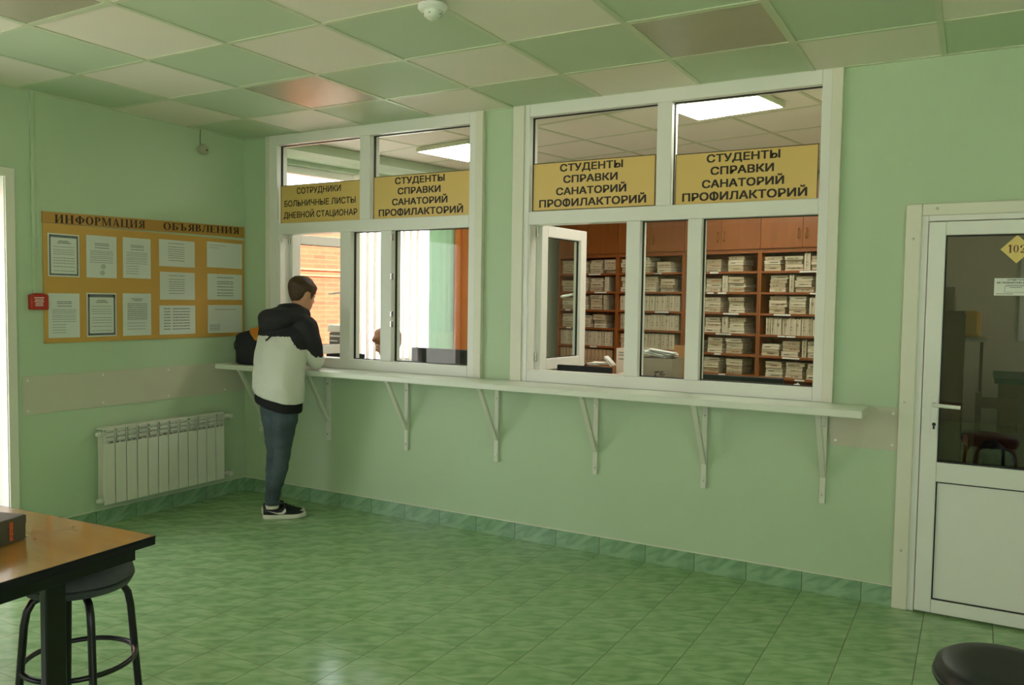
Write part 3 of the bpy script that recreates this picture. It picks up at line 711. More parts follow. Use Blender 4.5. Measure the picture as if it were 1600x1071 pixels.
plain_window('fill_window_6', 'x', *RW[0], LY); plain_window('fill_window_7', 'x', *RW[1], LY)  # added behind the camera to soften and widen the daylight
w8 = plain_window('fill_window_8', 'y', *XW, LX+.2)  # added out of view so daylight reaches the left wall

# ------------------------------------------------------------------ white glazed door, room 102
d = thing('door_1', None, None, (4.70, 0, 0), kind='structure')
m = MB(); m.box(4.664, 4.735, -.028, .0, 0, 2.03); m.box(5.685, 5.757, -.028, 0, 0, 2.03); m.box(4.735, 5.685, -.028, 0, 1.972, 2.03); part('casing_trim', m, 'casing', d, bev=.006)
m = MB(); m.box(4.70, 4.764, -.012, .07, 0, 2.0); m.box(5.656, 5.72, -.012, .07, 0, 2.0); m.box(4.764, 5.656, -.012, .07, 1.945, 2.0); part('frame', m, 'pvc', d, bev=.003)
m = MB(); l0, l1, y0, y1 = 4.768, 5.652, -.030, .034
m.box(l0, 4.842, y0, y1, .012, 1.94); m.box(5.578, l1, y0, y1, .012, 1.94)
for z0, z1 in ((.012, .078), (.668, .765), (1.874, 1.94)): m.box(4.842, 5.578, y0, y1, z0, z1)
leaf = part('leaf', m, 'pvc', d, bev=.004)
m = MB(); m.box(4.838, 5.582, -.014, .014, .074, .672); part('panel', m, 'pvc', leaf)
m = MB(); frame_ring(m, 4.842, 5.578, .078, .668, .006, -.022, -.012); part('gasket', m, 'gasket', leaf)
m = MB(); frame_ring(m, 4.842, 5.578, .765, 1.874, .007, -.022, -.006); part('gasket', m, 'gasket', leaf)
m = MB(); m.box(4.838, 5.582, -.004, .002, .761, 1.878); part('glass', m, 'door_glass', leaf)
m = MB(); m.box(4.808, 4.838, -.036, -.030, .90, 1.09); part('lock_plate', m, 'pvc', leaf, bev=.002)
m = MB(); m.tube([(4.822, -.036, 1.05), (4.822, -.075, 1.05), (4.832, -.082, 1.05), (4.935, -.082, 1.046)], .0095, 10); part('handle', m, 'pvc', leaf, smooth=40, bev=0)
m = MB(); m.lathe([(0, -.041), (.008, -.04), (.009, -.036)], (4.823, 0, .952), 12, 'y'); m.box(4.819, 4.827, -.040, -.036, .928, .95); part('keyhole', m, 'gasket', leaf)
for x, z in ((4.70, 1.86), (4.69, 1.05), (4.70, .30), (4.80, 2.005)): m = MB(); m.lathe([(0, -.031), (.006, -.030), (.007, -.028)], (x, 0, z), 8, 'y'); part('screw', m, 'guard', d)
t = thing('room_number_plate', 'diamond shaped yellow plate numbered 102 on the door glass', 'door number', (5.137, -.006, 1.738))
m = MB(); q = .0665; dia = [(5.137-q, 1.803), (5.137, 1.803-q), (5.137+q, 1.803), (5.137, 1.803+q)]
m.prism(dia, lambda a, b_: (a, -.0075, b_), lambda a, b_: (a, -.0042, b_)); part('plate', m, 'diamond_gold', t)
m = MB(); serif_into(m, '102', (5.100, -.0076, 1.786), (1, 0, 0), (0, 0, 1), .074, .037, .0008); part('numerals', m, 'diamond_ink', t)
t = thing('door_notice', 'white printed paper notice taped to the door glass under the diamond plate', 'notice', (5.17, -.006, 1.585))
m = MB(); m.box(5.052, 5.29, -.0052, -.0042, 1.585, 1.667); part('sheet', m, 'paper', t)
m = MB(); text_into(m, 'ОТВЕТСТВЕННЫЙ', (5.105, -.0053, 1.655), (1, 0, 0), (0, 0, 1), .13, .0075, bold=.05); text_into(m, 'ЗА ПОЖАРНУЮ БЕЗОПАСНОСТЬ', (5.062, -.0053, 1.642), (1, 0, 0), (0, 0, 1), .215, .0075, bold=.05)
for a, b_, z in ((5.10, 5.25, 1.633), (5.115, 5.165, 1.622), (5.06, 5.13, 1.592)): m.box(a, b_, -.0056, -.0052, z, z+.002)
frame_ring(m, 5.095, 5.26, 1.60, 1.630, .0012, -.0056, -.0052)
part('lettering', m, 'print_dark', t)

# ------------------------------------------------------------------ office behind the counter (turned 12 degrees)
def OX(s, t): return off(s, t)
OM = Matrix(((OU.x, OV.x, 0, OW0.x), (OU.y, OV.y, 0, OW0.y), (0, 0, 1, 0), (0, 0, 0, 1)))   # local (t, s, z) -> world
mb = MB(); mb.box(-.6, 9, .14, 6.5, -.12, -.002); single('office_floor', mb, 'office_floor', kind='structure')
mb = MB(); SW0, SW1, SZ0, SZ1 = .18, 2.16, .90, 2.63
mb.box(-.2, 0, 0.02, SW0, 0, H, OM); mb.box(-.2, 0, SW0, SW1, 0, SZ0, OM); mb.box(-.2, 0, SW0, SW1, SZ1, H, OM); mb.box(-.2, 0, SW1, 4.9, 0, H, OM)
mb.box(-.55, -.07, .14, .30, 0, H)
single('wall_office_left', mb, 'office_paint', kind='structure')
mb = MB(); mb.box(-.2, 3.78, 4.02, 4.2, 0, H, OM); single('wall_office_back', mb, 'office_paint', kind='structure')
mb = MB(); mb.box(4.50, 4.58, WT, 3.6, 0, H); single('wall_partition', mb, 'room_dark_paint', kind='structure')
m = MB(); m.box(0, .40, .0, 4.0, H-.075, H-.002, OM); single('beam', m, 'office_paint', kind='structure')
# office ceiling
def clip_front(o, y):
    bm = bmesh.new(); bm.from_mesh(o.data); g = bm.verts[:]+bm.edges[:]+bm.faces[:]
    bmesh.ops.bisect_plane(bm, geom=g, plane_co=Vector((0, y, 0))-ORG[o], plane_no=(0, -1, 0), clear_outer=True); bm.to_mesh(o.data); bm.free()
g_t, g_s = .37, .27; OLAMPS = set()
mb = MB()
for i in range(-2, 9):
    for k in range(-3, 8):
        a, b_ = g_t+.6*i, g_s+.6*k
        if (i, k) in OLAMPS: continue
        mb.box(a+.004, a+.596, b_+.004, b_+.596, H+.002, H+.014, OM)
oc = single('ceiling_office', mb, 'office_ceiling', kind='structure')
m = MB()
for i in range(-2, 10): m.box(g_t+.6*i-.012, g_t+.6*i+.012, -1.2, 4.4, H-.002, H+.0021, OM)
for k in range(-3, 9): m.box(-1.0, 5.6, g_s+.6*k-.012, g_s+.6*k+.012, H-.001, H+.0021, OM)
part('ceiling_grid', m, 'grid_white', oc)
for o in [oc]+list(oc.children): clip_front(o, .10)
mb = MB(); mb.box(-.6, 8, .0, 5.2, H+.12, H+.3); single('light_block_slab', mb, 'office_ceiling', kind='structure')  # same unseen light block over the office
for a, b_, lab in ((.92, .90, 'lit square ceiling lamp over the left part of the office'), (3.235, .68, 'lit square ceiling lamp seen through the upper right counter pane'), (2.35, 2.55, 'added unseen lamp on the office ceiling before the record shelves')):  # third lamp is added out of view to brighten the record shelves
    t = thing('ceiling_lamp', lab, 'ceiling lamp', OM @ Vector((a+.29, b_+.29, H-.03)), group='lit office ceiling lamps')
    f = MB()
    for q in ((a, a+.012, b_, b_+.58), (a+.568, a+.58, b_, b_+.58), (a+.012, a+.568, b_, b_+.012), (a+.012, a+.568, b_+.568, b_+.58)): f.box(q[0], q[1], q[2], q[3], H-.034, H-.003, OM)
    f.box(a+.012, a+.568, b_+.012, b_+.568, H-.010, H-.003, OM); part('frame', f, 'grid_white', t)
    df = MB(); df.box(a+.012, a+.568, b_+.012, b_+.568, H-.036, H-.026, OM); part('diffuser', df, 'lamp_on', t)

# office window, blinds, curtains
w = thing('window_5', None, None, OM @ Vector((0, SW0, SZ0)), kind='structure')
m = MB()
for q in ((SW0, SW0+.06, SZ0, SZ1), (SW1-.06, SW1, SZ0, SZ1), (SW0+.06, SW1-.06, SZ1-.06, SZ1), (SW0+.06, SW1-.06, SZ0, SZ0+.06), (1.04, 1.10, SZ0+.06, SZ1-.06), (SW0+.06, SW1-.06, 2.42, 2.46)): m.box(-.14, -.08, q[0], q[1], q[2], q[3], OM)
part('window_frame', m, 'pvc', w, bev=.004)
for a, b_ in ((SW0+.06, 1.04), (1.10, SW1-.06)):
    g = MB(); g.box(-.112, -.108, a, b_, SZ0+.06, SZ1-.06, OM); part('pane', g, 'glass', w)
m = MB(); m.box(-.2, .10, SW0-.03, SW1+.03, SZ0-.03, SZ0, OM); part('sill', m, 'pvc', w, bev=.004)
def translucent(name, col, k=.5):
    m_, n, l = _nt(name); b = n['Principled BSDF']; b.inputs['Base Color'].default_value = col; b.inputs['Roughness'].default_value = .8
    tr = n.new('ShaderNodeBsdfTranslucent'); tr.inputs[0].default_value = col; mx = n.new('ShaderNodeMixShader'); mx.inputs[0].default_value = k
    l.new(b.outputs[0], mx.inputs[1]); l.new(tr.outputs[0], mx.inputs[2]); l.new(mx.outputs[0], n['Material Output'].inputs[0]); M[name] = m_
translucent('blind_cloth', rgb(246, 245, 240), .7); translucent('curtain_cloth', rgb(198, 228, 206), .6); translucent('brown_cloth', rgb(222, 140, 66), .25)
t = thing('vertical_blind', 'white vertical slat blind hanging in the bright office window', 'blind', OM @ Vector((.14, 1.4, .95)))
m = MB(); m.box(.08, .14, .92, 1.70, 2.56, 2.60, OM); part('rail', m, 'pvc', t, bev=.003)
m = MB()
for i in range(9):
    s0 = .93+.084*i; X = OM @ Matrix.Translation((.11, s0+.045, 0)) @ Matrix.Rotation(R(34), 4, 'Z'); m.box(-.0008, .0008, -.05, .05, .96, 2.56, X)
part('slats', m, 'blind_cloth', t)
def curtain(label, s0, s1, t0, amp, n, mt):
    pts = []; N = n*10
    for i in range(N+1):
        u = i/N; pts.append((t0+amp*math.sin(u*n*2*math.pi)+amp*.3*math.sin(u*n*4.7+1), s0+(s1-s0)*u))
    m = MB(); th = .004
    ring = [(a, b_) for a, b_ in pts]+[(a+th, b_) for a, b_ in reversed(pts)]
    rows = []
    for z, k in ((.06, 1.12), (.8, 1.0), (1.6, .96), (2.4, .9), (2.60, .86)):
        c = (s0+s1)/2; rows.append([OM @ Vector((t0+(a-t0)*k, c+(b_-c)*(.94+.06*k), z)) for a, b_ in ring])
    m.loft(rows); return single('curtain', m, mt, label, 'curtain', 'office window curtains', smooth=50)
curtain('pale green curtain gathered at the right edge of the bright office window', 1.74, 2.06, .16, .022, 4, 'curtain_cloth')
curtain('orange brown curtain hanging right of the pale green curtain', 2.08, 2.80, .16, .028, 4, 'brown_cloth')
mb = MB(); mb.box(-.25, .0, -7.05, 7.05, -.6, 3.2); bw = single('brick_wall', mb, 'brick', 'sunlit orange brick facade seen through the open left casement', 'brick wall')
bw.location = OM @ Vector((-5.725, -1.95, -.6)); bw.rotation_euler = (0, 0, -OA)
for z in (2.50, 2.60):
    q = MB(); q.box(.125, .15, -7.05, 7.05, z-.012, z+.012); o = bpy.data.objects.new('ledge', mesh_of(q, M['cardboard_brown'])); C.objects.link(o); o.parent = bw; ORG[o] = Vector((0, 0, 0))
mb = MB(); mb.box(-30, 30, -40, 30, -.75, -.6); single('ground', mb, 'bounce_ground', kind='structure')  # ground added and kept pale to bounce sunlight up to the ceilings

# ------------------------------------------------------------------ record shelves
SF = 3.707; POST = (.165, .961, 1.757, 2.553); UW = .796
SHZ = (1.836, 1.640, 1.443, 1.246, 1.050, .854, .655, .455, .255, .06)
UN = ('behind the open casement', 'second from the left', 'third from the left', 'farthest right')
SW_ = {'n': 0}
def place_local(name, label, cat, t_, s_, z, group=None):
    return thing(name, label, cat, OM @ Vector((t_, s_, z)), group, rotz=-OA, local=True)
for ui, p in enumerate(POST):
    t = place_local('shelving_unit', 'brown wooden record shelving unit %s' % UN[ui], 'shelving unit', p, SF, 0, 'record shelving units')
    for x in (0.001, UW-.019):
        m = MB(); m.box(x, x+.018, 0, .30, 0, 2.025); part('side_panel', m, 'cabinet_wood', t, bev=.001)
    m = MB(); m.box(.019, UW-.019, .292, .30, 0, 2.025); part('back_panel', m, 'cabinet_wood', t)
    for z in SHZ+(2.025,):
        m = MB(); m.box(.019, UW-.019, .004, .292, z-.020, z); sh = part('shelf', m, 'shelf_wood', t, bev=.001)
        if z > 2 or z < .8: continue
        rnd = random.Random(int(z*1000)+ui)
        for k in range(rnd.choice((1, 1, 2))):
            x = rnd.uniform(.1, .5)+.1*k; l = MB(); l.box(x, x+rnd.choice((.07, .09, .16)), .0025, .004, z-.018, z-.004); part('label_strip', l, 'paper', sh)
    t = place_local('wall_cabinet', 'closed two door wooden cabinet on top of the shelving unit %s' % UN[ui], 'cabinet', p, SF, 0, 'cabinets above the record shelves')
    m = MB(); m.box(.001, UW-.001, .018, .30, 2.027, 2.66); part('body', m, 'cabinet_wood', t)
    for x0, x1, hx in ((.002, UW/2-.0015, UW/2-.035), (UW/2+.0015, UW-.002, UW/2+.035)):
        m = MB(); m.box(x0, x1, 0, .017, 2.045, 2.655); dd = part('door', m, 'cabinet_wood', t, bev=.001)
        m = MB(); m.tube([(hx, .0, 2.125), (hx, -.018, 2.13), (hx, -.030, 2.155), (hx, -.032, 2.17), (hx, -.030, 2.185), (hx, -.018, 2.21), (hx, .0, 2.215)], .0055, 8); part('handle', m, 'brass', dd, smooth=50)
for t_ in [o for o in C.objects if o.name.startswith('shelving_unit') or o.name.startswith('wall_cabinet')]: pass

def bundle_mesh(w, h, d, mats, vertical, seed):
    rnd = random.Random(seed); m = MB(); n = 6; j = lambda: rnd.uniform(-.0045, .0045); rings = []
    for i in range(n):
        a, b_ = i/n, (i+1)/n
        if not vertical:
            y0 = rnd.uniform(0, .008); x0, x1 = j(), w+j(); q = 0 if i == 0 else rnd.uniform(0, .0010)
            rings.append([(x0, y0, h*a+.0002), (x1, y0, h*a+.0002+q), (x1, d, h*a+.0002+q), (x0, d, h*a+.0002)])
            rings.append([(x0+j()*.3, y0+.002, h*b_-.0008), (x1, y0+.002, h*b_-.0008+q), (x1, d, h*b_-.0008+q), (x0, d, h*b_-.0008)])
        else:
            y0 = rnd.uniform(0, .008); z1 = h+rnd.uniform(-.012, .004)
            for x in (w*a+.0002, w*b_-.0004): rings.append([(x, y0, 0), (x, d, 0), (x, d, z1), (x, y0, z1)])
    m.loft(rings)
    m.cur = 1
    if not vertical:
        for i in range(rnd.randint(2, 5)): x = w*rnd.uniform(.1, .7); m.box(x, x+rnd.uniform(.01, .04), -.001, .003, h*.35, h*.35+.006)
    else:
        for i in range(rnd.randint(2, 5)): z = h*rnd.uniform(.2, .8); m.box(w*.3, w*.6, -.001, .003, z, z+.006)
    return mesh_of(m, mats)
INK = mat('bundle_ink', rgb(128, 116, 96), .9); INKR = mat('bundle_red', rgb(176, 90, 66), .9)
FLAT = {}
for hi, h in enumerate((.034, .046, .060)):
    for v in range(3): FLAT[(hi, v)] = (bundle_mesh(.180, h, .22, [PAPERS[(hi+v) % 4], INKR if (hi, v) == (1, 1) else INK], False, hi*7+v), h)
UP = [(bundle_mesh(w_, .158, .21, [CARDF if k != 3 else CARDR, INK], True, 40+k), w_) for k, w_ in enumerate((.042, .054, .062, .048))]
ORDN = ('first', 'second', 'third', 'fourth', 'fifth', 'sixth', 'seventh', 'eighth', 'ninth', 'tenth', 'eleventh', 'twelfth', 'thirteenth', 'fourteenth', 'fifteenth', 'sixteenth')
SHN = ('top', 'second', 'third', 'fourth', 'fifth', 'sixth'); UNS = ('casement', 'second', 'third', 'rightmost')
LAY = {0: ['F F F F', 'F F F U', 'F F F U', 'F U F F', 'U*14', 'R*14'], 1: ['F F gF F', 'F U U F F', 'U*13', 'U*13', 'F U*9', 'F F F F'],
       2: ['F F gF F', 'F F U F F', 'F F g F F', 'F F U F F', 'F gF F F', 'F F gF F'], 3: ['F F U F F', 'gF U F F', 'gF F U F', 'gU*11', 'F F U F', 'gF F F F']}
nb = 0
for ui, p in enumerate(POST):
    for si, lay in enumerate(LAY[ui]):
        z = SHZ[si]; rnd = random.Random(ui*31+si*7+3); x = .024; stack = 0; upn = 0; end = UW-.024
        toks = []
        for tk in lay.split():
            g_ = tk.startswith('g'); tk = tk.lstrip('g'); 
            if g_: toks.append('g')
            if '*' in tk: a, k = tk.split('*'); toks += [a]*int(k)
            elif tk: toks.append(tk)
        for tk in toks:
            if tk == 'g': x += rnd.uniform(.035, .06); continue
            if tk == 'F':
                if x+.168 > end: continue
                wmax = min(.19, end-x); stack += 1; zz = z+.0008; lim = SHZ[si-1]-.024 if si else 2.0; lim -= rnd.uniform(.003, .03); cnt = []
                while True:
                    k = (rnd.choice((0, 1, 1, 2, 2)), rnd.randint(0, 2)); me, h = FLAT[k]
                    if zz+h > lim: k = (0, k[1]); me, h = FLAT[k]
                    if zz+h > lim: break
                    cnt.append((me, h, zz)); zz += h+.0022
                for q, (me, h, z_) in enumerate(cnt):
                    sx = min(1, (wmax-.018)/.184)*rnd.uniform(.88, 1); o = bpy.data.objects.new('paper_bundle', me); C.objects.link(o); nb += 1
                    o.location = OM @ Vector((p+x+.009+rnd.uniform(-.001, .001), SF+.02+rnd.uniform(0, .03), z_)); o.rotation_euler = (0, 0, -OA+R(rnd.uniform(-1.0, 1.0))); o.scale = (sx, 1, 1); ORG[o] = o.location
                    pos = 'top' if q == len(cnt)-1 else ('bottom' if q == 0 else ORDN[q]+' lowest')
                    tag(o, '%s flat paper bundle, %s stack from left, %s shelf of the %s shelving unit' % (pos, ORDN[stack-1], SHN[si], UNS[ui]), 'paper bundle', 'paper record bundles on the shelves')
                x += wmax+rnd.uniform(.0, .006)
            else:
                me, w_ = UP[3] if tk == 'R' else UP[rnd.randint(0, 2)]
                if x+w_ > end: continue
                upn += 1; o = bpy.data.objects.new('paper_bundle', me); C.objects.link(o); nb += 1
                o.location = OM @ Vector((p+x+.001, SF+.02+rnd.uniform(0, .02), z+.0006)); o.rotation_euler = (0, 0, -OA); ORG[o] = o.location
                tag(o, '%s upright paper bundle from left, %s shelf of the %s shelving unit' % (ORDN[upn-1], SHN[si], UNS[ui]), 'paper bundle', 'paper record bundles on the shelves')
                x += w_+.002
print('bundles', nb)

# ------------------------------------------------------------------ desks and things behind the counter
t = thing('office_desk', 'long grey desk behind the counter windows carrying the monitors', 'desk', (2.2, .5, 0))
m = MB(); m.box(.75, 4.40, .145, .92, .715, .74); part('desk_top', m, 'desk_grey', t, bev=.003)
m = MB(); m.box(.19, .75, .16, 1.0, .715, .74); part('side_top', m, 'desk_grey', t, bev=.003)
for x in (.22, 1.1, 2.3, 3.3, 4.36):
    m = MB(); m.box(x, x+.03, .2, .88, 0, .715); part('leg', m, 'desk_grey', t)
def monitor(x0, x1, y, ztop, label, tilt=0):
    t = thing('computer_monitor', label, 'monitor', ((x0+x1)/2, y, .74), group='black monitors seen from behind')
    c = (x0+x1)/2; h = min(.32, ztop-.80); X = Matrix.Translation((c, y, ztop)) @ Matrix.Rotation(R(tilt), 4, 'Z')
    hw = (x1-x0)/2; m = MB(); m.loft([[(a, b_, z) for a, b_, z in ((-hw, 0, 0), (hw, 0, 0), (hw, 0, -h), (-hw, 0, -h))], [(a, b_, z) for a, b_, z in ((-hw, .03, 0), (hw, .03, 0), (hw, .03, -h), (-hw, .03, -h))]])
    m.v = [X @ v for v in m.v]; part('casing', m, 'black_plastic', t, bev=.005)
    m = MB(); m.box(-hw*.5, hw*.5, -.018, .002, -h*.92, -h*.5, X); part('back_cover', m, 'black_plastic', t, bev=.006)
    m = MB(); m.box(-hw+.012, hw-.012, .0295, .031, -h+.012, -.012, X); part('screen', m, 'gasket', t)
    m = MB(); m.box(-.03, .03, -.015, .012, -(ztop-.75), -h*.5, X); part('stand', m, 'black_plastic', t, bev=.003)
    m = MB(); m.box(-.11, .11, -.07, .09, -(ztop-.74)+.0005, -(ztop-.755), X); part('base', m, 'black_plastic', t, bev=.004)
monitor(.27, .665, .63, 1.076, 'dark monitor behind the young man at the left counter window')
monitor(1.27, 1.80, .46, 1.163, 'black monitor in front of the orange brown curtain', -3)
monitor(2.66, 3.035, .16, 1.122, 'black monitor at the foot of the open casement on the right')
monitor(3.525, 4.03, .35, 1.098, 'black monitor low in the rightmost counter pane', -2)
t = thing('printer', 'grey and white office printer below the brick view', 'printer', (.25, .85, .74))
m = MB(); m.box(.20, .40, .74, .875, .741, 1.235); part('body', m, 'printer_grey', t, bev=.01)
m = MB(); m.box(.19, .41, .73, .885, 1.238, 1.30); part('lid', m, 'printer_white', t, bev=.008)
m = MB(); m.box(.205, .395, .732, .738, 1.075, 1.13); part('tray', m, 'printer_white', t, bev=.002)
m = MB(); m.box(.22, .38, .731, .739, 1.20, 1.212); m.box(.2, .3, .731, .739, 1.16, 1.17); part('slot', m, 'printer_white', t)
t = thing('work_table', 'grey work table in front of the record shelves, holding boxes', 'table', (3.1, 1.5, 0))
m = MB(); m.box(2.25, 4.2, 1.18, 1.85, .755, .78); part('table_top', m, 'desk_grey', t, bev=.003)
for x in (2.28, 4.13):
    for y in (1.21, 1.78): m = MB(); m.box(x, x+.04, y, y+.04, 0, .755); part('leg', m, 'desk_grey', t)
def open_box(name, x0, x1, y0, y1, z1, mt, label, flaps=True):
    t = thing(name, label, 'box', ((x0+x1)/2, (y0+y1)/2, .78)); z0 = .781; w_ = .005
    m = MB(); m.box(x0, x1, y0, y1, z0, z0+w_); m.box(x0, x0+w_, y0, y1, z0+w_, z1); m.box(x1-w_, x1, y0, y1, z0+w_, z1); m.box(x0+w_, x1-w_, y0, y0+w_, z0+w_, z1); m.box(x0+w_, x1-w_, y1-w_, y1, z0+w_, z1); part('carton', m, mt, t)
    return t
def paper_pile(cx, cy, z, n, seed, label, tilt=0, spread=.03, w_=.10, l_=.14):
    rnd = random.Random(seed); m = MB()
    for i in range(n):
        X = Matrix.Translation((cx+rnd.uniform(-spread, spread), cy+rnd.uniform(-spread, spread), z+.004*i+.002)) @ Matrix.Rotation(rnd.uniform(-.6, .6), 4, 'Z') @ Matrix.Rotation(R(tilt), 4, 'Y')
        m.box(-w_, w_, -l_, l_, 0, .0025, X)
    return single('paper_pile', m, 'paper', label, 'papers', 'loose papers behind the right counter window')
t = open_box('cardboard_box', 2.60, 2.795, 1.30, 1.52, 1.175, 'cardboard_white', 'pale tall box standing beside the mullion behind the right window')
m = MB()
for z in (1.14, 1.12, 1.09): m.box(2.62, 2.74, 1.2985, 1.30, z, z+.008)
part('print', m, 'print', t)
t = open_box('cardboard_box', 2.80, 3.06, 1.26, 1.50, 1.115, 'cardboard_grey', 'grey box with a dark printed emblem, papers heaped on it')
m = MB(); random.seed(5)
ringx(m, 1.2585, 1.26, 2.955, .985, .032, .027, 'y')
for i in range(14): x = 2.92+random.random()*.07; z = .95+random.random()*.07; m.box(x, x+.018, 1.2588, 1.26, z, z+.006)
part('print', m, 'dark_ink', t)
t = open_box('cardboard_box', 2.40, 2.59, 1.22, 1.40, 1.04, 'cardboard_brown', 'small brown carton with folded papers sticking out')
paper_pile(2.46, 1.27, 1.042, 5, 3, 'white papers lying on the small brown carton', 0, .012, .05, .07)
paper_pile(2.53, 1.35, 1.06, 4, 9, 'folded papers leaning up out of the small brown carton', 40, .008, .05, .03)
paper_pile(2.93, 1.37, 1.132, 9, 4, 'untidy white papers heaped on the grey emblem box', 8, .03, .10, .07)
m = MB(); m.box(2.95, 3.06, 1.62, 1.625, .78, 1.20); single('cardboard_sheet', m, 'cardboard_brown', 'upright brown cardboard piece behind the grey emblem box', 'cardboard')
m = MB(); m.box(3.06, 3.15, .20, .36, .741, 1.085); t = single('document_box', m, 'cardboard_white', 'white document box right of the black monitor, low behind the sill', 'box', bev=.002)
m = MB(); m.box(3.075, 3.135, .1985, .20, 1.05, 1.056); part('print', m, 'print', t)
def crumpled(x, y, z, s, seed, label):
    rnd = random.Random(seed); m = MB(); seg, rg = 10, 6; rings = []
    for i in range(rg+1):
        a = math.pi*i/rg; rings.append([(x+s*max(.05, math.sin(a))*math.cos(2*math.pi*j/seg)*rnd.uniform(.6, 1.1), y+s*max(.05, math.sin(a))*math.sin(2*math.pi*j/seg)*rnd.uniform(.6, 1.1), z+s*.9*(1-math.cos(a))*rnd.uniform(.85, 1.1)) for j in range(seg)])
    m.loft(rings); return single('paper_packet', m, 'paper', label, 'papers')
m = MB(); m.box(4.04, 4.30, .42, .62, .741, .97); single('document_tray', m, 'cardboard_white', 'white document tray low in the corner of the rightmost counter pane', 'tray', bev=.003)
crumpled(4.08, .50, .965, .052, 3, 'crumpled white paper on the document tray, left one'); crumpled(4.25, .52, .966, .042, 8, 'crumpled white paper on the document tray, right one')

# ------------------------------------------------------------------ room 102 behind the glazed door
mb = MB(); mb.box(4.58, LX+.2, 3.6, 3.75, 0, H); single('wall_room_back', mb, 'room_dark_paint', kind='structure')
mb = MB()
for a, b_, z0, z1 in ((.14, 1.6, 0, H), (1.6, 2.8, 0, 1.0), (1.6, 2.8, 2.2, H), (2.8, 3.6, 0, H)): mb.box(LX, LX+.2, a, b_, z0, z1)  # opening added out of view to brighten the room behind the door glass
single('wall_room_right', mb, 'room_dark_paint', kind='structure')
mb = MB(); mb.box(4.58, LX, .145, 3.6, H+.002, H+.02); single('ceiling_room', mb, 'office_ceiling', kind='structure')
mb = MB(); mb.box(4.6, LX, .14, 3.6, -.0015, .001); single('floor_room', mb, 'office_floor', kind='structure')
t = thing('bookcase', 'dark brown bookcase just inside the door of room 102', 'bookcase', (4.75, 1.9, 0))
m = MB(); m.box(4.585, 4.60, 1.5, 2.4, 0, 1.5); m.box(4.60, 4.92, 1.5, 1.52, 0, 1.5); m.box(4.60, 4.92, 2.38, 2.4, 0, 1.5); part('body', m, 'dark_wood', t)
for z in (.03, .38, .72, 1.06, 1.48): m = MB(); m.box(4.60, 4.92, 1.52, 2.38, z, z+.02); part('shelf', m, 'dark_wood', t)
m = MB(); m.box(4.66, 4.86, 1.6, 1.95, 1.501, 1.66); single('storage_box', m, 'cardboard_grey', 'grey box on top of the dark bookcase in room 102', 'box', bev=.004)
m = MB(); m.box(4.87, 5.02, 2.5, 2.75, 1.301, 1.50); o = single('storage_bag', m, 'yellow_plastic', 'yellow parcel on the shelf inside room 102', 'parcel', bev=.03)
t = thing('office_shelf', 'low pale shelf with the yellow parcel inside room 102', 'shelf', (4.98, 2.65, 0))
m = MB(); m.box(4.62, 5.06, 2.46, 2.80, 1.27, 1.30); part('shelf', m, 'desk_grey', t)
for x in (4.64, 5.02): m = MB(); m.box(x, x+.02, 2.48, 2.78, 0, 1.27); part('side_panel', m, 'dark_wood', t)
t = thing('office_table', 'dark desk deep inside room 102 behind the door glass', 'desk', (6.0, 2.7, 0))
m = MB(); m.box(5.12, 7.2, 2.3, 3.1, .98, 1.02); part('desk_top', m, 'sofa_teal', t); m = MB(); m.box(5.16, 7.16, 2.32, 2.34, 0, .98); part('front_panel', m, 'dark_wood', t)
for x in (5.16, 7.1): m = MB(); m.box(x, x+.05, 2.34, 3.06, 0, .98); part('leg', m, 'dark_wood', t)
t = thing('wooden_chair', 'wooden chair frame with papers standing inside room 102', 'chair', (5.12, 1.35, 0))
for x in (5.0, 5.24):
    for y, h in ((1.15, .46), (1.52, .98)): m = MB(); m.box(x, x+.035, y, y+.035, 0, h); part('leg', m, 'dark_wood', t)
m = MB(); m.box(4.99, 5.285, 1.14, 1.56, .46, .49); part('seat', m, 'dark_wood', t, bev=.005)
for z in (.66, .88): m = MB(); m.box(5.035, 5.24, 1.525, 1.545, z, z+.07); part('back_rail', m, 'dark_wood', t)
m = MB(); m.ell((5.135, 1.325, .585), .095, .12, .088, 20, 12); m.ell((5.10, 1.30, .64), .07, .08, .07, 16, 10)
me_bag = fuse(m, 'bag', .012, 3); o = bpy.data.objects.new('soft_bag', me_bag); C.objects.link(o); ORG[o] = Vector((0, 0, 0))
tag(o, 'dark soft bag lying on the wooden chair inside room 102', 'bag')
m = MB(); m.box(4.935, 4.965, 1.62, 2.10, .002, .62); single('folder', m, 'cardboard_brown', 'brown folder standing on the floor by the dark bookcase in room 102', 'folder', bev=.003)
m = MB(); m.loft([[(5.30, 3.585, z0), (6.1, 3.585, z0), (6.1, 3.598, z0), (5.30, 3.598, z0)] for z0 in (1.25, 1.95)]); single('wall_map', m, 'paper', 'pale rectangular sheet on the back wall of room 102', 'wall sheet')

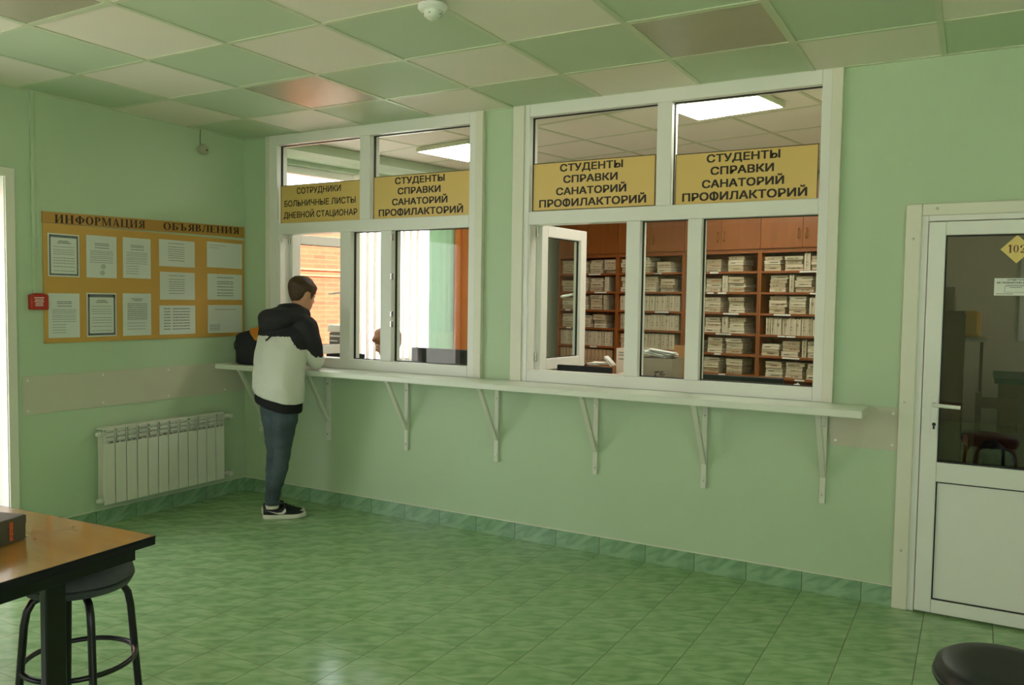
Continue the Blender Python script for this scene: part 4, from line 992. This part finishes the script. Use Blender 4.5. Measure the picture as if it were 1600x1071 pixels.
# ------------------------------------------------------------------ table, stools and the dark box in the foreground
TA = R(4)
TX = Matrix.Translation((2.705, -2.815, 0)) @ Matrix.Rotation(TA, 4, 'Z')       # far right corner; table runs to -x and -y
t = thing('table', 'brown topped table with black edge, a dark box lying on it', 'table', TX @ Vector((-.7, -.5, 0)))
m = MB(); m.box(-1.5, -.003, -.997, -.003, .747, .752, TX); part('table_top', m, 'table_top', t)
m = MB(); m.box(-1.503, 0, -1.0, 0, .722, .747, TX); m2 = m
frame = MB()
frame.box(-1.503, -1.5, -1.0, 0, .747, .7515, TX); frame.box(-.003, 0, -1.0, 0, .747, .7515, TX); frame.box(-1.5, -.003, -1.0, -.997, .747, .7515, TX); frame.box(-1.5, -.003, -.003, 0, .747, .7515, TX)
part('edge', m, 'black_plastic', t, bev=.004); part('edge_band', frame, 'black_plastic', t)
m = MB(); m.box(-1.45, -.045, -.96, -.92, .675, .722, TX); m.box(-1.45, -.045, -.08, -.04, .675, .722, TX); m.box(-.085, -.045, -.92, -.08, .675, .722, TX); m.box(-1.45, -1.41, -.92, -.08, .675, .722, TX); part('apron', m, 'black_metal', t, bev=.003)
for x in (-.075, -1.43):
    for ya_, yb_ in ((-.335, -.270), (-.735, -.670)): m = MB(); m.box(x-.014, x+.014, ya_, yb_, .03, .69, TX); part('leg', m, 'black_metal', t, bev=.004)
    m = MB(); m.box(x-.02, x+.02, -.93, -.07, 0, .035, TX); part('foot', m, 'black_metal', t, bev=.006)
    m = MB(); m.box(x-.018, x+.018, -.670, -.335, .20, .26, TX); part('crossbar', m, 'black_metal', t, bev=.003)
BX = Matrix.Translation((2.398, -3.055, .753)) @ Matrix.Rotation(R(16), 4, 'Z')
t = thing('shoe_box', 'dark box with orange lettering lying on the brown table', 'box', BX @ Vector((-.13, -.18, 0)))
m = MB(); m.box(-.26, 0, -.36, 0, 0, .050, BX); part('carton', m, 'box_dark', t, bev=.002)
m = MB(); m.box(-.262, .002, -.362, .002, .048, .078, BX); part('lid', m, 'box_dark', t, bev=.004)
m = MB(); text_into(m, 'SPORTBOX', BX @ Vector((.0022, -.052, .010)), BX.to_3x3() @ Vector((0, 0, 1)), BX.to_3x3() @ Vector((0, -1, 0)), .058, .013, bold=.06)
for v in m.v: pass
part('lettering', m, 'orange_ink', t)
def stool(cx, cy, zt, r, label, seatmat, rot, tilt=0):
    t = thing('stool', label, 'stool', (cx, cy, 0), group='round stools with black tube legs')
    X = Matrix.Translation((cx, cy, zt)) @ Matrix.Rotation(R(tilt), 4, 'Y')
    m = MB(); m.lathe([(0, -.006), (r*.6, -.002), (r*.86, -.008), (r*.97, -.022), (r, -.042), (r*.985, -.062), (r*.93, -.078), (0, -.078)], (0, 0, 0), 40); m.v = [X @ v for v in m.v]; part('seat', m, seatmat, t, smooth=50)
    m = MB(); m.lathe([(r*.98, -.046), (r*1.010, -.049), (r*1.010, -.054), (r*.98, -.057)], (0, 0, 0), 40); m.v = [X @ v for v in m.v]; part('piping', m, 'black_vinyl', t, smooth=50)
    zs = zt-.080
    m = MB(); m.lathe([(0, 0), (r*.7, 0), (r*.7, -.01), (0, -.01)], (cx, cy, zs), 24); part('seat_plate', m, 'black_metal', t)
    for k in range(4):
        a = R(rot+90*k); dx, dy = math.cos(a), math.sin(a); P = lambda q, z: (cx+dx*q, cy+dy*q, z)
        m = MB(); m.tube([P(r*.35, zs-.012), P(r*.62, zs-.014), P(r*.80, zs-.026), P(r*.90, zs-.055), P(r*.95, zs-.10), P(r*1.16, .012)], .0125, 10); lg = part('leg', m, 'black_metal', t, smooth=50)
        m = MB(); m.lathe([(.015, 0), (.017, .0), (.016, .02), (.014, .024)], P(r*1.16, 0), 12); part('foot_cap', m, 'black_plastic', lg)
    rr = r*1.01; m = MB(); m.tube([(cx+rr*math.cos(2*math.pi*j/32), cy+rr*math.sin(2*math.pi*j/32), .30) for j in range(32)], .009, 8, closed=True); part('foot_ring', m, 'black_metal', t, smooth=50)
stool(2.40, -2.885, .632, .170, 'grey padded stool pushed under the brown table', 'grey_fabric', 70)
stool(5.105, -2.16, .635, .185, 'black vinyl stool standing in front of the white door', 'black_vinyl', 30, 3)

# ------------------------------------------------------------------ people
def catmull(keys, n):
    """keys: list of tuples of floats, smooth interpolation"""
    out = []; k = len(keys)
    for i in range(k-1):
        p0, p1, p2, p3 = keys[max(i-1, 0)], keys[i], keys[i+1], keys[min(i+2, k-1)]
        for j in range(n):
            t = j/n; out.append(tuple(.5*((2*b)+(-a+c)*t+(2*a-5*b+4*c-d)*t*t+(-a+3*b-3*c+d)*t**3) for a, b, c, d in zip(p0, p1, p2, p3)))
    out.append(tuple(keys[-1])); return out
def limb(mb, keys, seg=14, n=5):
    """keys (x, y, z, r): round tapering limb"""
    ks = catmull(keys, n); mb.tube([k[:3] for k in ks], [max(.004, k[3]) for k in ks], seg)
    mb.ell(ks[0][:3], *(ks[0][3],)*3, 10, 6); mb.ell(ks[-1][:3], *(ks[-1][3],)*3, 10, 6)
def trunk(mb, keys, seg=24, n=5, yaw=0.0, power=2.4):
    """keys (x, y, z, rx, ry): horizontal rounded sections"""
    rows = []
    for x, y, z, rx, ry in catmull(keys, n):
        ring = []
        for j in range(seg):
            a = 2*math.pi*j/seg; c, s_ = math.cos(a), math.sin(a); q = (abs(c)**power+abs(s_)**power)**(-1/power)
            v = Matrix.Rotation(yaw, 3, 'Z') @ Vector((rx*q*c, ry*q*s_, 0)); ring.append(Vector((x, y, z))+v)
        rows.append(ring)
    mb.loft(rows)
from mathutils import noise
def crease(me, amp, fx, fz, sag=None):
    for v in me.vertices:
        c = v.co; n = noise.noise(Vector((c.x*fx, c.y*fx, c.z*fz)))*amp + noise.noise(Vector((c.x*fx*2.3+c.z*9, c.y*fx*2.3, c.z*fz*1.7)))*amp*.5
        v.co = c + v.normal*n
        if sag: v.co.z += sag(v.co)
me_hem = lambda c: -.24*(c.x-.853)*min(1, max(0, (1.05-c.z)/.2)) if c.z < 1.05 else 0
HEAD = [(-.118, .052, .020, .018), (-.108, .045, .038, .038), (-.085, .028, .054, .064), (-.055, .018, .063, .080), (-.02, .010, .069, .089), (.02, .002, .074, .097), (.05, -.004, .076, .099), (.08, -.008, .069, .089), (.10, -.010, .054, .069), (.115, -.010, .030, .038), (.119, -.010, .010, .012)]
def head_matrix(c, yaw, pitch, roll=0.0):
    return Matrix.Translation(c) @ Matrix.Rotation(yaw, 4, 'Z') @ Matrix.Rotation(roll, 4, 'Y') @ Matrix.Rotation(pitch, 4, 'X')
def head_into(mb, X, nose=True):
    rows = []
    for z, cy, rx, ry in catmull(HEAD, 3):
        rows.append([X @ Vector((rx*math.cos(2*math.pi*j/24), cy+ry*math.sin(2*math.pi*j/24), z)) for j in range(24)])
    mb.loft(rows)
    mb.loft([[X @ Vector(p) for p in ((-.008, .095, .030), (.008, .095, .030), (.006, .098, .032), (-.006, .098, .032))], [X @ Vector(p) for p in ((-.014, .090, -.02), (.014, .090, -.02), (.008, .118, -.022), (-.008, .118, -.022))], [X @ Vector(p) for p in ((-.012, .088, -.034), (.012, .088, -.034), (.006, .106, -.034), (-.006, .106, -.034))]])
    for sx in (-1, 1):
        Y = X @ Matrix.Translation((sx*.074, -.006, -.008)) @ Matrix.Rotation(sx*R(-22), 4, 'Z')
        mb.ell((0, 0, 0), .008, .019, .032, 12, 8, None) if False else mb.ell(Y.translation, .009, .019, .032, 12, 8, Y.to_3x3())
    mb.ell(X @ Vector((0, .088, -.062)), .024, .012, .009, 10, 6, X.to_3x3())
def radius_at(z):
    H_ = HEAD
    for a, b in zip(H_, H_[1:]):
        if a[0] <= z <= b[0]:
            t = (z-a[0])/(b[0]-a[0]); return tuple(a[i]+(b[i]-a[i])*t for i in (1, 2, 3))
    return H_[-1][1:]
def hair_part(X, parent, matname, low, thick, seed):
    """hair cap with an uneven edge; low(angle) is the hairline height, angle 0 = face"""
    rnd = random.Random(seed); seg, N = 40, 12; mb = MB(); rows = []
    for i in range(N+1):
        u = i/N; row = []
        for j in range(seg):
            a = 2*math.pi*j/seg; l = low(a)+rnd.uniform(-.003, .003); z = l+(.119-l)*u
            zz = min(z, .1185); cy, rx, ry = radius_at(max(zz, -.118)); th = thick(a, z)*min(1, .25+u*4)+rnd.uniform(-.0015, .0015)
            row.append(X @ Vector(((rx+th)*math.sin(a), cy+(ry+th)*math.cos(a), z+(th*.9 if u > .75 else 0)*(u-.75)*4)))
        rows.append(row)
    inner = []
    for j in range(seg):
        a = 2*math.pi*j/seg; l = low(a); cy, rx, ry = radius_at(max(l, -.118)); inner.append(X @ Vector(((rx-.006)*math.sin(a), cy+(ry-.006)*math.cos(a), l+.004)))
    mb.loft([inner]+rows); return part('hair', mb, matname, parent, smooth=70)
def face_parts(X, parent):
    for sx in (-1, 1):
        e = MB(); e.ell(X @ Vector((sx*.031, .082, .018)), .013, .011, .009, 12, 8, X.to_3x3()); eo = part('eye', e, 'eye_white', parent, smooth=60)
        e = MB(); e.ell(X @ Vector((sx*.031, .091, .018)), .0055, .004, .0055, 10, 6, X.to_3x3()); part('iris', e, 'eye_dark', eo, smooth=60)
        e = MB(); e.tube([X @ Vector((sx*.016, .094, .036)), X @ Vector((sx*.031, .092, .041)), X @ Vector((sx*.048, .082, .036))], .0035, 6); part('eyebrow', e, 'hair_brown', parent)
    e = MB(); e.tube([X @ Vector((-.022, .086, -.060)), X @ Vector((-.008, .097, -.058)), X @ Vector((.008, .097, -.058)), X @ Vector((.022, .086, -.060))], [.002, .005, .005, .002], 8); part('mouth', e, 'lip', parent, smooth=60)
def hand_into(mb, wrist, tip_dir, side, curl=.5, flat=Vector((0, 0, -1))):
    """palm, four bent fingers and a thumb; side = +1 thumb on the left of tip_dir"""
    w = Vector(wrist); d = Vector(tip_dir).normalized(); dn = flat.normalized(); lat = d.cross(dn).normalized()*side
    rows = []
    for t, hw, hh in ((0, .024, .018), (.03, .034, .016), (.07, .041, .014), (.092, .040, .012)):
        c = w+d*t; rows.append([c+lat*hw*math.cos(2*math.pi*j/12)-dn*hh*math.sin(2*math.pi*j/12) for j in range(12)])
    mb.loft(rows)
    for k, (o, L) in enumerate(((.030, .068), (.010, .078), (-.010, .072), (-.029, .056))):
        b = w+d*.086+lat*o; p = [b]; a = .15
        for f in (.42, .33, .25):
            a += curl*.6; p.append(p[-1]+(d*math.cos(a)+dn*math.sin(a)+lat*o*.6)*L*f)
        mb.tube(p, [.0095, .009, .008, .0065], 8); mb.ell(p[-1], .0066, .0066, .0066, 8, 6)
    b = w+d*.028+lat*.030; p = [b, b+(d*.6+lat*.75+dn*.2)*.034, b+(d*.9+lat*.55+dn*.35)*.062, b+(d*1.0+lat*.4+dn*.4)*.082]
    mb.tube(p, [.013, .011, .0095, .0075], 8); mb.ell(p[-1], .0078, .0078, .0078, 8, 6)

# --- the young man at the counter
P = thing('person', 'young man in black and white jacket and jeans leaning on the counter', 'person', (.84, -.47, 0))
HX = head_matrix(Vector((.800, -.20, 1.545)), R(-10), R(-16))
body = MB(); head_into(body, HX)
limb(body, [(.795, -.285, 1.36, .062), (.798, -.255, 1.42, .057), (.800, -.222, 1.48, .055)])
trunk(body, [(.85, -.47, .84, .145, .095), (.85, -.465, .95, .14, .095), (.835, -.43, 1.08, .135, .095), (.812, -.385, 1.2, .15, .10), (.798, -.345, 1.30, .155, .09), (.795, -.32, 1.36, .12, .07)])
RS, RE, RWp = (.975, -.335, 1.325), (1.005, -.275, 1.100), (.885, -.16, 1.080)
LS, LE, LWp = (.615, -.325, 1.325), (.625, -.245, 1.100), (.735, -.15, 1.080)
for s_, e_, w_ in ((RS, RE, RWp), (LS, LE, LWp)):
    mid = tuple((a+b)/2 for a, b in zip(s_, e_)); mid2 = tuple((a+b)/2 for a, b in zip(e_, w_))
    limb(body, [s_+(.052,), mid+(.046,), e_+(.036,), mid2+(.036,), w_+(.025,)])
hand_into(body, RWp, (-.85, .30, .0), -1, .06); hand_into(body, LWp, (.85, .30, .0), 1, .06)
# legs: standing on the right leg, the left one just behind it
RA, LA = (.805, -.485, .085), (.746, -.434, .085)
JR = [(.912, -.478, .84, .092), (.905, -.468, .72, .088), (.890, -.464, .58, .070), (.872, -.462, .46, .059), (.846, -.470, .32, .058), (.818, -.480, .20, .049), (.806, -.484, .125, .045)]
JL = [(.790, -.465, .84, .092), (.777, -.450, .72, .086), (.772, -.437, .58, .068), (.768, -.428, .46, .058), (.758, -.430, .32, .056), (.750, -.433, .20, .048), (.746, -.434, .125, .044)]
limb(body, [k[:3]+(k[3]*.72,) for k in JR]+[RA+(.034,)]); limb(body, [k[:3]+(k[3]*.72,) for k in JL]+[LA+(.034,)])
RD = Vector((.76, .65, 0)).normalized(); LD = Vector((.70, .71, 0)).normalized()
for a_, d_ in ((RA, RD), (LA, LD)):
    v = Vector(a_); limb(body, [tuple(v-d_*.03+Vector((0, 0, -.045)))+(.030,), tuple(v+d_*.06+Vector((0, 0, -.045)))+(.030,), tuple(v+d_*.15+Vector((0, 0, -.052)))+(.022,)])
meshpart('body', fuse(body, 'skin', .007, 4), P)
HL = ((0, .064), (45, .056), (60, .015), (72, -.022), (80, .022), (104, .024), (116, -.022), (138, -.056), (181, -.062))
def hairline(a):
    d_ = math.degrees(a) % 360; d_ = 360-d_ if d_ > 180 else d_
    for (a0, z0), (a1, z1) in zip(HL, HL[1:]):
        if a0 <= d_ <= a1: return z0+(z1-z0)*(d_-a0)/(a1-a0)
hair_part(HX, P, 'hair_brown', hairline, lambda a, z: .010+.007*max(0, min(1, (z+.05)*8)), 4)
face_parts(HX, P)
# jeans
j = MB()
trunk(j, [(.85, -.47, .80, .155, .108), (.85, -.47, .88, .160, .115), (.85, -.468, .96, .150, .108)])
g = lambda ks, add: [(x, y, z, r+add) for x, y, z, r in ks]
limb(j, JR)
limb(j, JL)
jme = fuse(j, 'denim', .009, 4); crease(jme, .007, 6, 20); jo = meshpart('jeans', jme, P)
for a_, d_ in ((RA, RD), (LA, LD)):
    m = MB(); c = Vector(a_); m.lathe([(.044, .0), (.050, .008), (.050, .03), (.045, .036)], (a_[0]+.003, a_[1], .092), 18); part('cuff', m, 'denim', jo, smooth=60)
# black top showing under the jacket
m = MB(); trunk(m, [(.852, -.475, .775, .165, .118), (.852, -.474, .80, .174, .126), (.85, -.472, .87, .170, .122), (.848, -.468, .94, .160, .115)]); 
sme = fuse(m, 'shirt_black', .009, 2); crease(sme, .006, 9, 9, me_hem); meshpart('shirt', sme, P)
# jacket with the dark yoke, hood and upper sleeves
jk = MB()
trunk(jk, [(.853, -.474, .842, .176, .128), (.853, -.474, .86, .186, .138), (.848, -.470, .95, .188, .134), (.832, -.442, 1.08, .190, .134), (.812, -.392, 1.20, .200, .142), (.800, -.352, 1.29, .205, .128), (.796, -.325, 1.345, .170, .105), (.797, -.295, 1.385, .115, .085), (.799, -.27, 1.415, .080, .075)], seg=32)
for s_, e_, w_ in ((RS, RE, RWp), (LS, LE, LWp)):
    mid = tuple(a*.5+b*.5 for a, b in zip(s_, e_)); mid2 = tuple((a+b)/2 for a, b in zip(e_, w_))
    limb(jk, [tuple(a*.75+b*.25 for a, b in zip(s_, (.797, -.33, 1.33)))+(.082,), s_+(.080,), mid+(.073,), e_+(.061,), mid2+(.054,), tuple(a*.12+b*.88 for a, b in zip(e_, w_))+(.044,)], 18)
# hood lying on the back and round the neck
limb(jk, [(.695, -.30, 1.385, .052), (.680, -.395, 1.375, .066), (.745, -.455, 1.365, .078), (.84, -.445, 1.375, .078), (.905, -.375, 1.395, .064), (.905, -.285, 1.405, .050)], 16)
jk.ell((.79, -.40, 1.385), .115, .085, .075, 16, 10); limb(jk, [(.715, -.30, 1.43, .034), (.745, -.345, 1.445, .036), (.80, -.36, 1.45, .036), (.86, -.33, 1.45, .034), (.875, -.26, 1.43, .030)], 12)
def yoke(c):
    line = 1.262
    if c.x > .955: line = 1.262-(c.x-.955)*1.55-max(0, c.y+.33)*.4
    if c.x < .65: line = 1.262-(.65-c.x)*1.2
    if c.y > -.20: line = 0
    if abs(c.x-.777) < .04 and c.y < -.4: line -= .04-abs(c.x-.777)
    return 1 if c.z > line and c.z > 1.12 else 0
jm = fuse(jk, ['jacket_white', 'jacket_black'], .008, 3, yoke)
crease(jm, .008, 7, 11, me_hem)
jko = meshpart('jacket', jm, P)
def surf(me, px, pz):                        # outermost back point of the jacket near x, z
    best = None
    for v in me.vertices:
        if abs(v.co.x-px) < .02 and abs(v.co.z-pz) < .012 and (best is None or v.co.y < best): best = v.co.y
    return best if best is not None else -.55
m = MB(); bx, bz = .777-ORG[P].x, 1.252
yb_ = surf(jm, bx, bz)+ORG[P].y-.003
m.prism([(.752, 1.262), (.770, 1.260), (.775, 1.267), (.780, 1.260), (.800, 1.262), (.777, 1.240)], lambda a, b: (a, yb_, b), lambda a, b: (a, yb_-.002, b)); part('logo', m, 'shoe_white', jko)
m = MB(); limb(m, [(.745, -.262, 1.452, .012), (.758, -.295, 1.455, .012), (.80, -.310, 1.457, .012), (.842, -.292, 1.455, .012), (.853, -.255, 1.450, .012)], 8); part('collar', m, 'jacket_white', P, smooth=60)
m = MB(); zr = [(1.024, -.45, z) for z in (.87, .93, .99)]
m.tube([(1.033, -.455, .885), (1.034, -.452, .95), (1.025, -.44, 1.01)], .003, 6); part('zip', m, 'gasket', jko)
# shoes
def shoe(heel, d, label=None):
    d = Vector(d).normalized(); lat = Vector((d.y, -d.x, 0)); X = Matrix(((lat.x, d.x, 0, heel[0]), (lat.y, d.y, 0, heel[1]), (0, 0, 1, 0), (0, 0, 0, 1)))
    up = MB(); rows = []
    for y, hw, h, z0 in ((-.006, .020, .085, .022), (.004, .032, .095, .020), (.03, .038, .088, .018), (.07, .040, .076, .018), (.11, .043, .082, .018), (.145, .046, .078, .018), (.18, .047, .062, .018), (.215, .045, .050, .020), (.245, .038, .042, .022), (.265, .024, .034, .024), (.272, .010, .030, .026)):
        rows.append([X @ Vector((hw*math.cos(a)*(1 if math.sin(a) < 0 else (1-.35*math.sin(a))), y, z0+(h-z0)*(.5+.5*math.sin(a)))) for a in [2*math.pi*j/16 for j in range(16)]])
    up.loft(rows); u = part('shoe', up, 'shoe_black', P, smooth=60)
    so = MB(); pts = []
    for y, hw in ((-.010, .018), (.0, .032), (.03, .041), (.09, .044), (.15, .050), (.20, .051), (.24, .044), (.265, .030), (.279, .012)): pts.append((hw, y))
    ol = pts+[(-a, b) for a, b in reversed(pts)]
    so.loft([[X @ Vector((a*.96, b, .0+max(0, b-.2)*.12)) for a, b in ol], [X @ Vector((a, b, .028+max(0, b-.2)*.12)) for a, b in ol]]); part('sole', so, 'shoe_white', u, bev=.004)
    sw = MB(); W = lambda y, z: X @ Vector(((.0405+.03*max(0, min(y, .15)-.02)+(.0 if z < .05 else -(z-.05)*.35)), y, z)); W2 = lambda y, z: W(y, z)+lat*.004
    top = [(.022, .060), (.055, .052), (.09, .045), (.118, .048), (.132, .060), (.140, .074)]; bot = [(.148, .056), (.140, .042), (.122, .034), (.095, .035), (.06, .046)]
    sw.prism(top+bot, lambda a, b: W(a, b)-lat*.006, W2); part('emblem', sw, 'shoe_white', u)
    lc = MB()
    for i in range(4): y = .125+.022*i; z = .088-.010*i; lc.tube([X @ Vector((-.026, y, z-.012)), X @ Vector((0, y+.006, z)), X @ Vector((.026, y, z-.012))], .0042, 6)
    lc.ell(X @ Vector((.012, .115, .098)), .016, .016, .006, 8, 6, X.to_3x3()); part('laces', lc, 'shoe_black', u, smooth=60)
    tb = MB(); tb.box(-.014, .014, -.016, -.008, .034, .066, X); part('heel_tab', tb, 'shoe_white', u, bev=.003)
    sk = MB(); c = X @ Vector((0, .052, .07)); sk.lathe([(.046, 0), (.047, .02), (.043, .035), (.040, .038)], c, 16); part('sock', sk, 'sock', P, smooth=60)
shoe((RA[0]-RD.x*.052, RA[1]-RD.y*.052), RD); shoe((LA[0]-LD.x*.052, LA[1]-LD.y*.052), LD)

# --- his bag on the counter
t = thing('shoulder_bag', 'dark bag with orange tab standing on the left end of the counter', 'bag', (.27, -.15, CT))
BXm = Matrix.Translation((.285, -.165, CT+.002)) @ Matrix.Rotation(R(8), 4, 'Z'); rows = []; m = MB()
for z, hw, hd, k_ in ((0, .110, .062, 0), (.006, .122, .073, 0), (.018, .128, .079, 0), (.11, .129, .082, .3), (.200, .129, .080, .9), (.216, .124, .074, 1), (.226, .108, .060, 1)):
    ring = []
    for k in range(32):
        a = 2*math.pi*k/32; c, s_ = math.cos(a), math.sin(a); q = (abs(c)**5+abs(s_)**5)**-.2
        ring.append(BXm @ Vector((hw*q*c, hd*q*s_, z+k_*.060*(c*q*hw/.129+1)/2)))
    rows.append(ring)
m.loft(rows); part('body', m, 'bag', t, smooth=50)
m = MB(); m.loft([[BXm @ Vector(p) for p in ((.015, .04, .2635), (.10, .04, .284), (.10, .04, .288), (.015, .04, .2675))], [BXm @ Vector(p) for p in ((.015, -.066, .2635), (.10, -.066, .284), (.10, -.070, .288), (.015, -.070, .2675))], [BXm @ Vector(p) for p in ((.03, -.080, .24), (.10, -.080, .24), (.10, -.085, .24), (.03, -.085, .24))], [BXm @ Vector(p) for p in ((.075, -.0815, .185), (.10, -.0815, .185), (.10, -.0865, .185), (.075, -.0865, .185))]]); part('tab', m, 'bag_orange', t)
m = MB(); m.tube([BXm @ Vector(p) for p in ((-.125, -.02, .19), (-.150, -.02, .178), (-.166, -.02, .15), (-.164, -.02, .118), (-.148, -.02, .10), (-.126, -.02, .095))], .006, 8); part('strap', m, 'bag_strap', t, smooth=60)
m = MB(); m.tube([BXm @ Vector((-.10+.20*i/8, -.0835, .13)) for i in range(9)], .003, 6); part('zip', m, 'gasket', t)

# --- the clerk sitting behind the left window
P = thing('person', 'seated clerk with ginger hair and pale blouse behind the left counter window', 'person', (.60, 1.12, 0))
HX = head_matrix(Vector((.60, 1.03, 1.14)), R(128), R(-22), R(6))
body = MB(); head_into(body, HX)
limb(body, [(.60, 1.12, .93, .056), (.59, 1.09, .99, .052), (.58, 1.06, 1.06, .050)])
trunk(body, [(.62, 1.20, .47, .17, .12), (.62, 1.20, .60, .15, .11), (.62, 1.17, .75, .16, .11), (.61, 1.14, .88, .16, .09), (.60, 1.12, .95, .09, .06)])
for sx in (-1, 1):
    limb(body, [(.61+sx*.17, 1.14, .90, .05), (.61+sx*.17, 1.08, .83, .045), (.60+sx*.14, .99, .80, .038), (.59+sx*.11, .90, .785, .033), (.58+sx*.09, .86, .780, .025)])
    hand_into(body, (.58+sx*.09, .85, .778), (-.1*sx, -1, .02), sx, .08)
    limb(body, [(.62+sx*.09, 1.20, .52, .08), (.62+sx*.10, 1.04, .52, .07), (.62+sx*.10, .90, .50, .055)]); limb(body, [(.62+sx*.10, .88, .50, .055), (.62+sx*.10, .90, .28, .05), (.62+sx*.10, .90, .08, .036)]); limb(body, [(.62+sx*.10, .91, .04, .032), (.62+sx*.10, .80, .03, .026)])
meshpart('body', fuse(body, 'skin_pale', .008, 4), P)
hair_part(HX, P, 'hair_ginger', lambda a: -.10+.165*max(0, math.cos(a))**.7, lambda a, z: .032+.012*max(0, -math.cos(a)), 9)
face_parts(HX, P)
bl = MB(); trunk(bl, [(.62, 1.20, .46, .185, .135), (.62, 1.20, .60, .168, .128), (.62, 1.17, .75, .178, .128), (.61, 1.14, .88, .185, .108), (.60, 1.125, .945, .11, .08), (.60, 1.115, .965, .075, .068)])
for sx in (-1, 1): limb(bl, [(.61+sx*.13, 1.135, .90, .062), (.61+sx*.18, 1.13, .89, .062), (.61+sx*.165, 1.08, .835, .056), (.60+sx*.14, .99, .805, .050), (.59+sx*.12, .92, .795, .044)])
meshpart('blouse', fuse(bl, 'blouse', .010, 3), P)
sk = MB(); trunk(sk, [(.62, 1.20, .455, .19, .14), (.62, 1.2, .58, .17, .13)])
for sx in (-1, 1): limb(sk, [(.62+sx*.09, 1.20, .52, .09), (.62+sx*.10, 1.04, .52, .08), (.62+sx*.10, .90, .50, .066), (.62+sx*.10, .895, .30, .058), (.62+sx*.10, .90, .12, .05)])
meshpart('trousers', fuse(sk, 'shirt_black', .010, 3), P)
t = thing('office_chair', 'dark office chair under the seated clerk', 'chair', (.62, 1.22, 0))
m = MB(); m.box(.42, .82, 1.0, 1.42, .365, .425); part('seat', m, 'black_vinyl', t, bev=.02)
m = MB(); m.box(.44, .80, 1.40, 1.45, .50, .88); part('backrest', m, 'black_vinyl', t, bev=.02)
m = MB(); m.tube([(.62, 1.22, .09), (.62, 1.22, .365)], .025, 12); m.box(.60, .64, 1.30, 1.46, .35, .364); m.box(.60, .64, 1.452, 1.466, .35, .60); part('column', m, 'black_metal', t)
for k in range(5):
    a = R(72*k+20); m = MB(); m.tube([(.62, 1.22, .09), (.62+.27*math.cos(a), 1.22+.27*math.sin(a), .065)], [.022, .014], 8); m.ell((.62+.27*math.cos(a), 1.22+.27*math.sin(a), .030), .028, .028, .030, 10, 8); part('leg', m, 'black_metal', t)
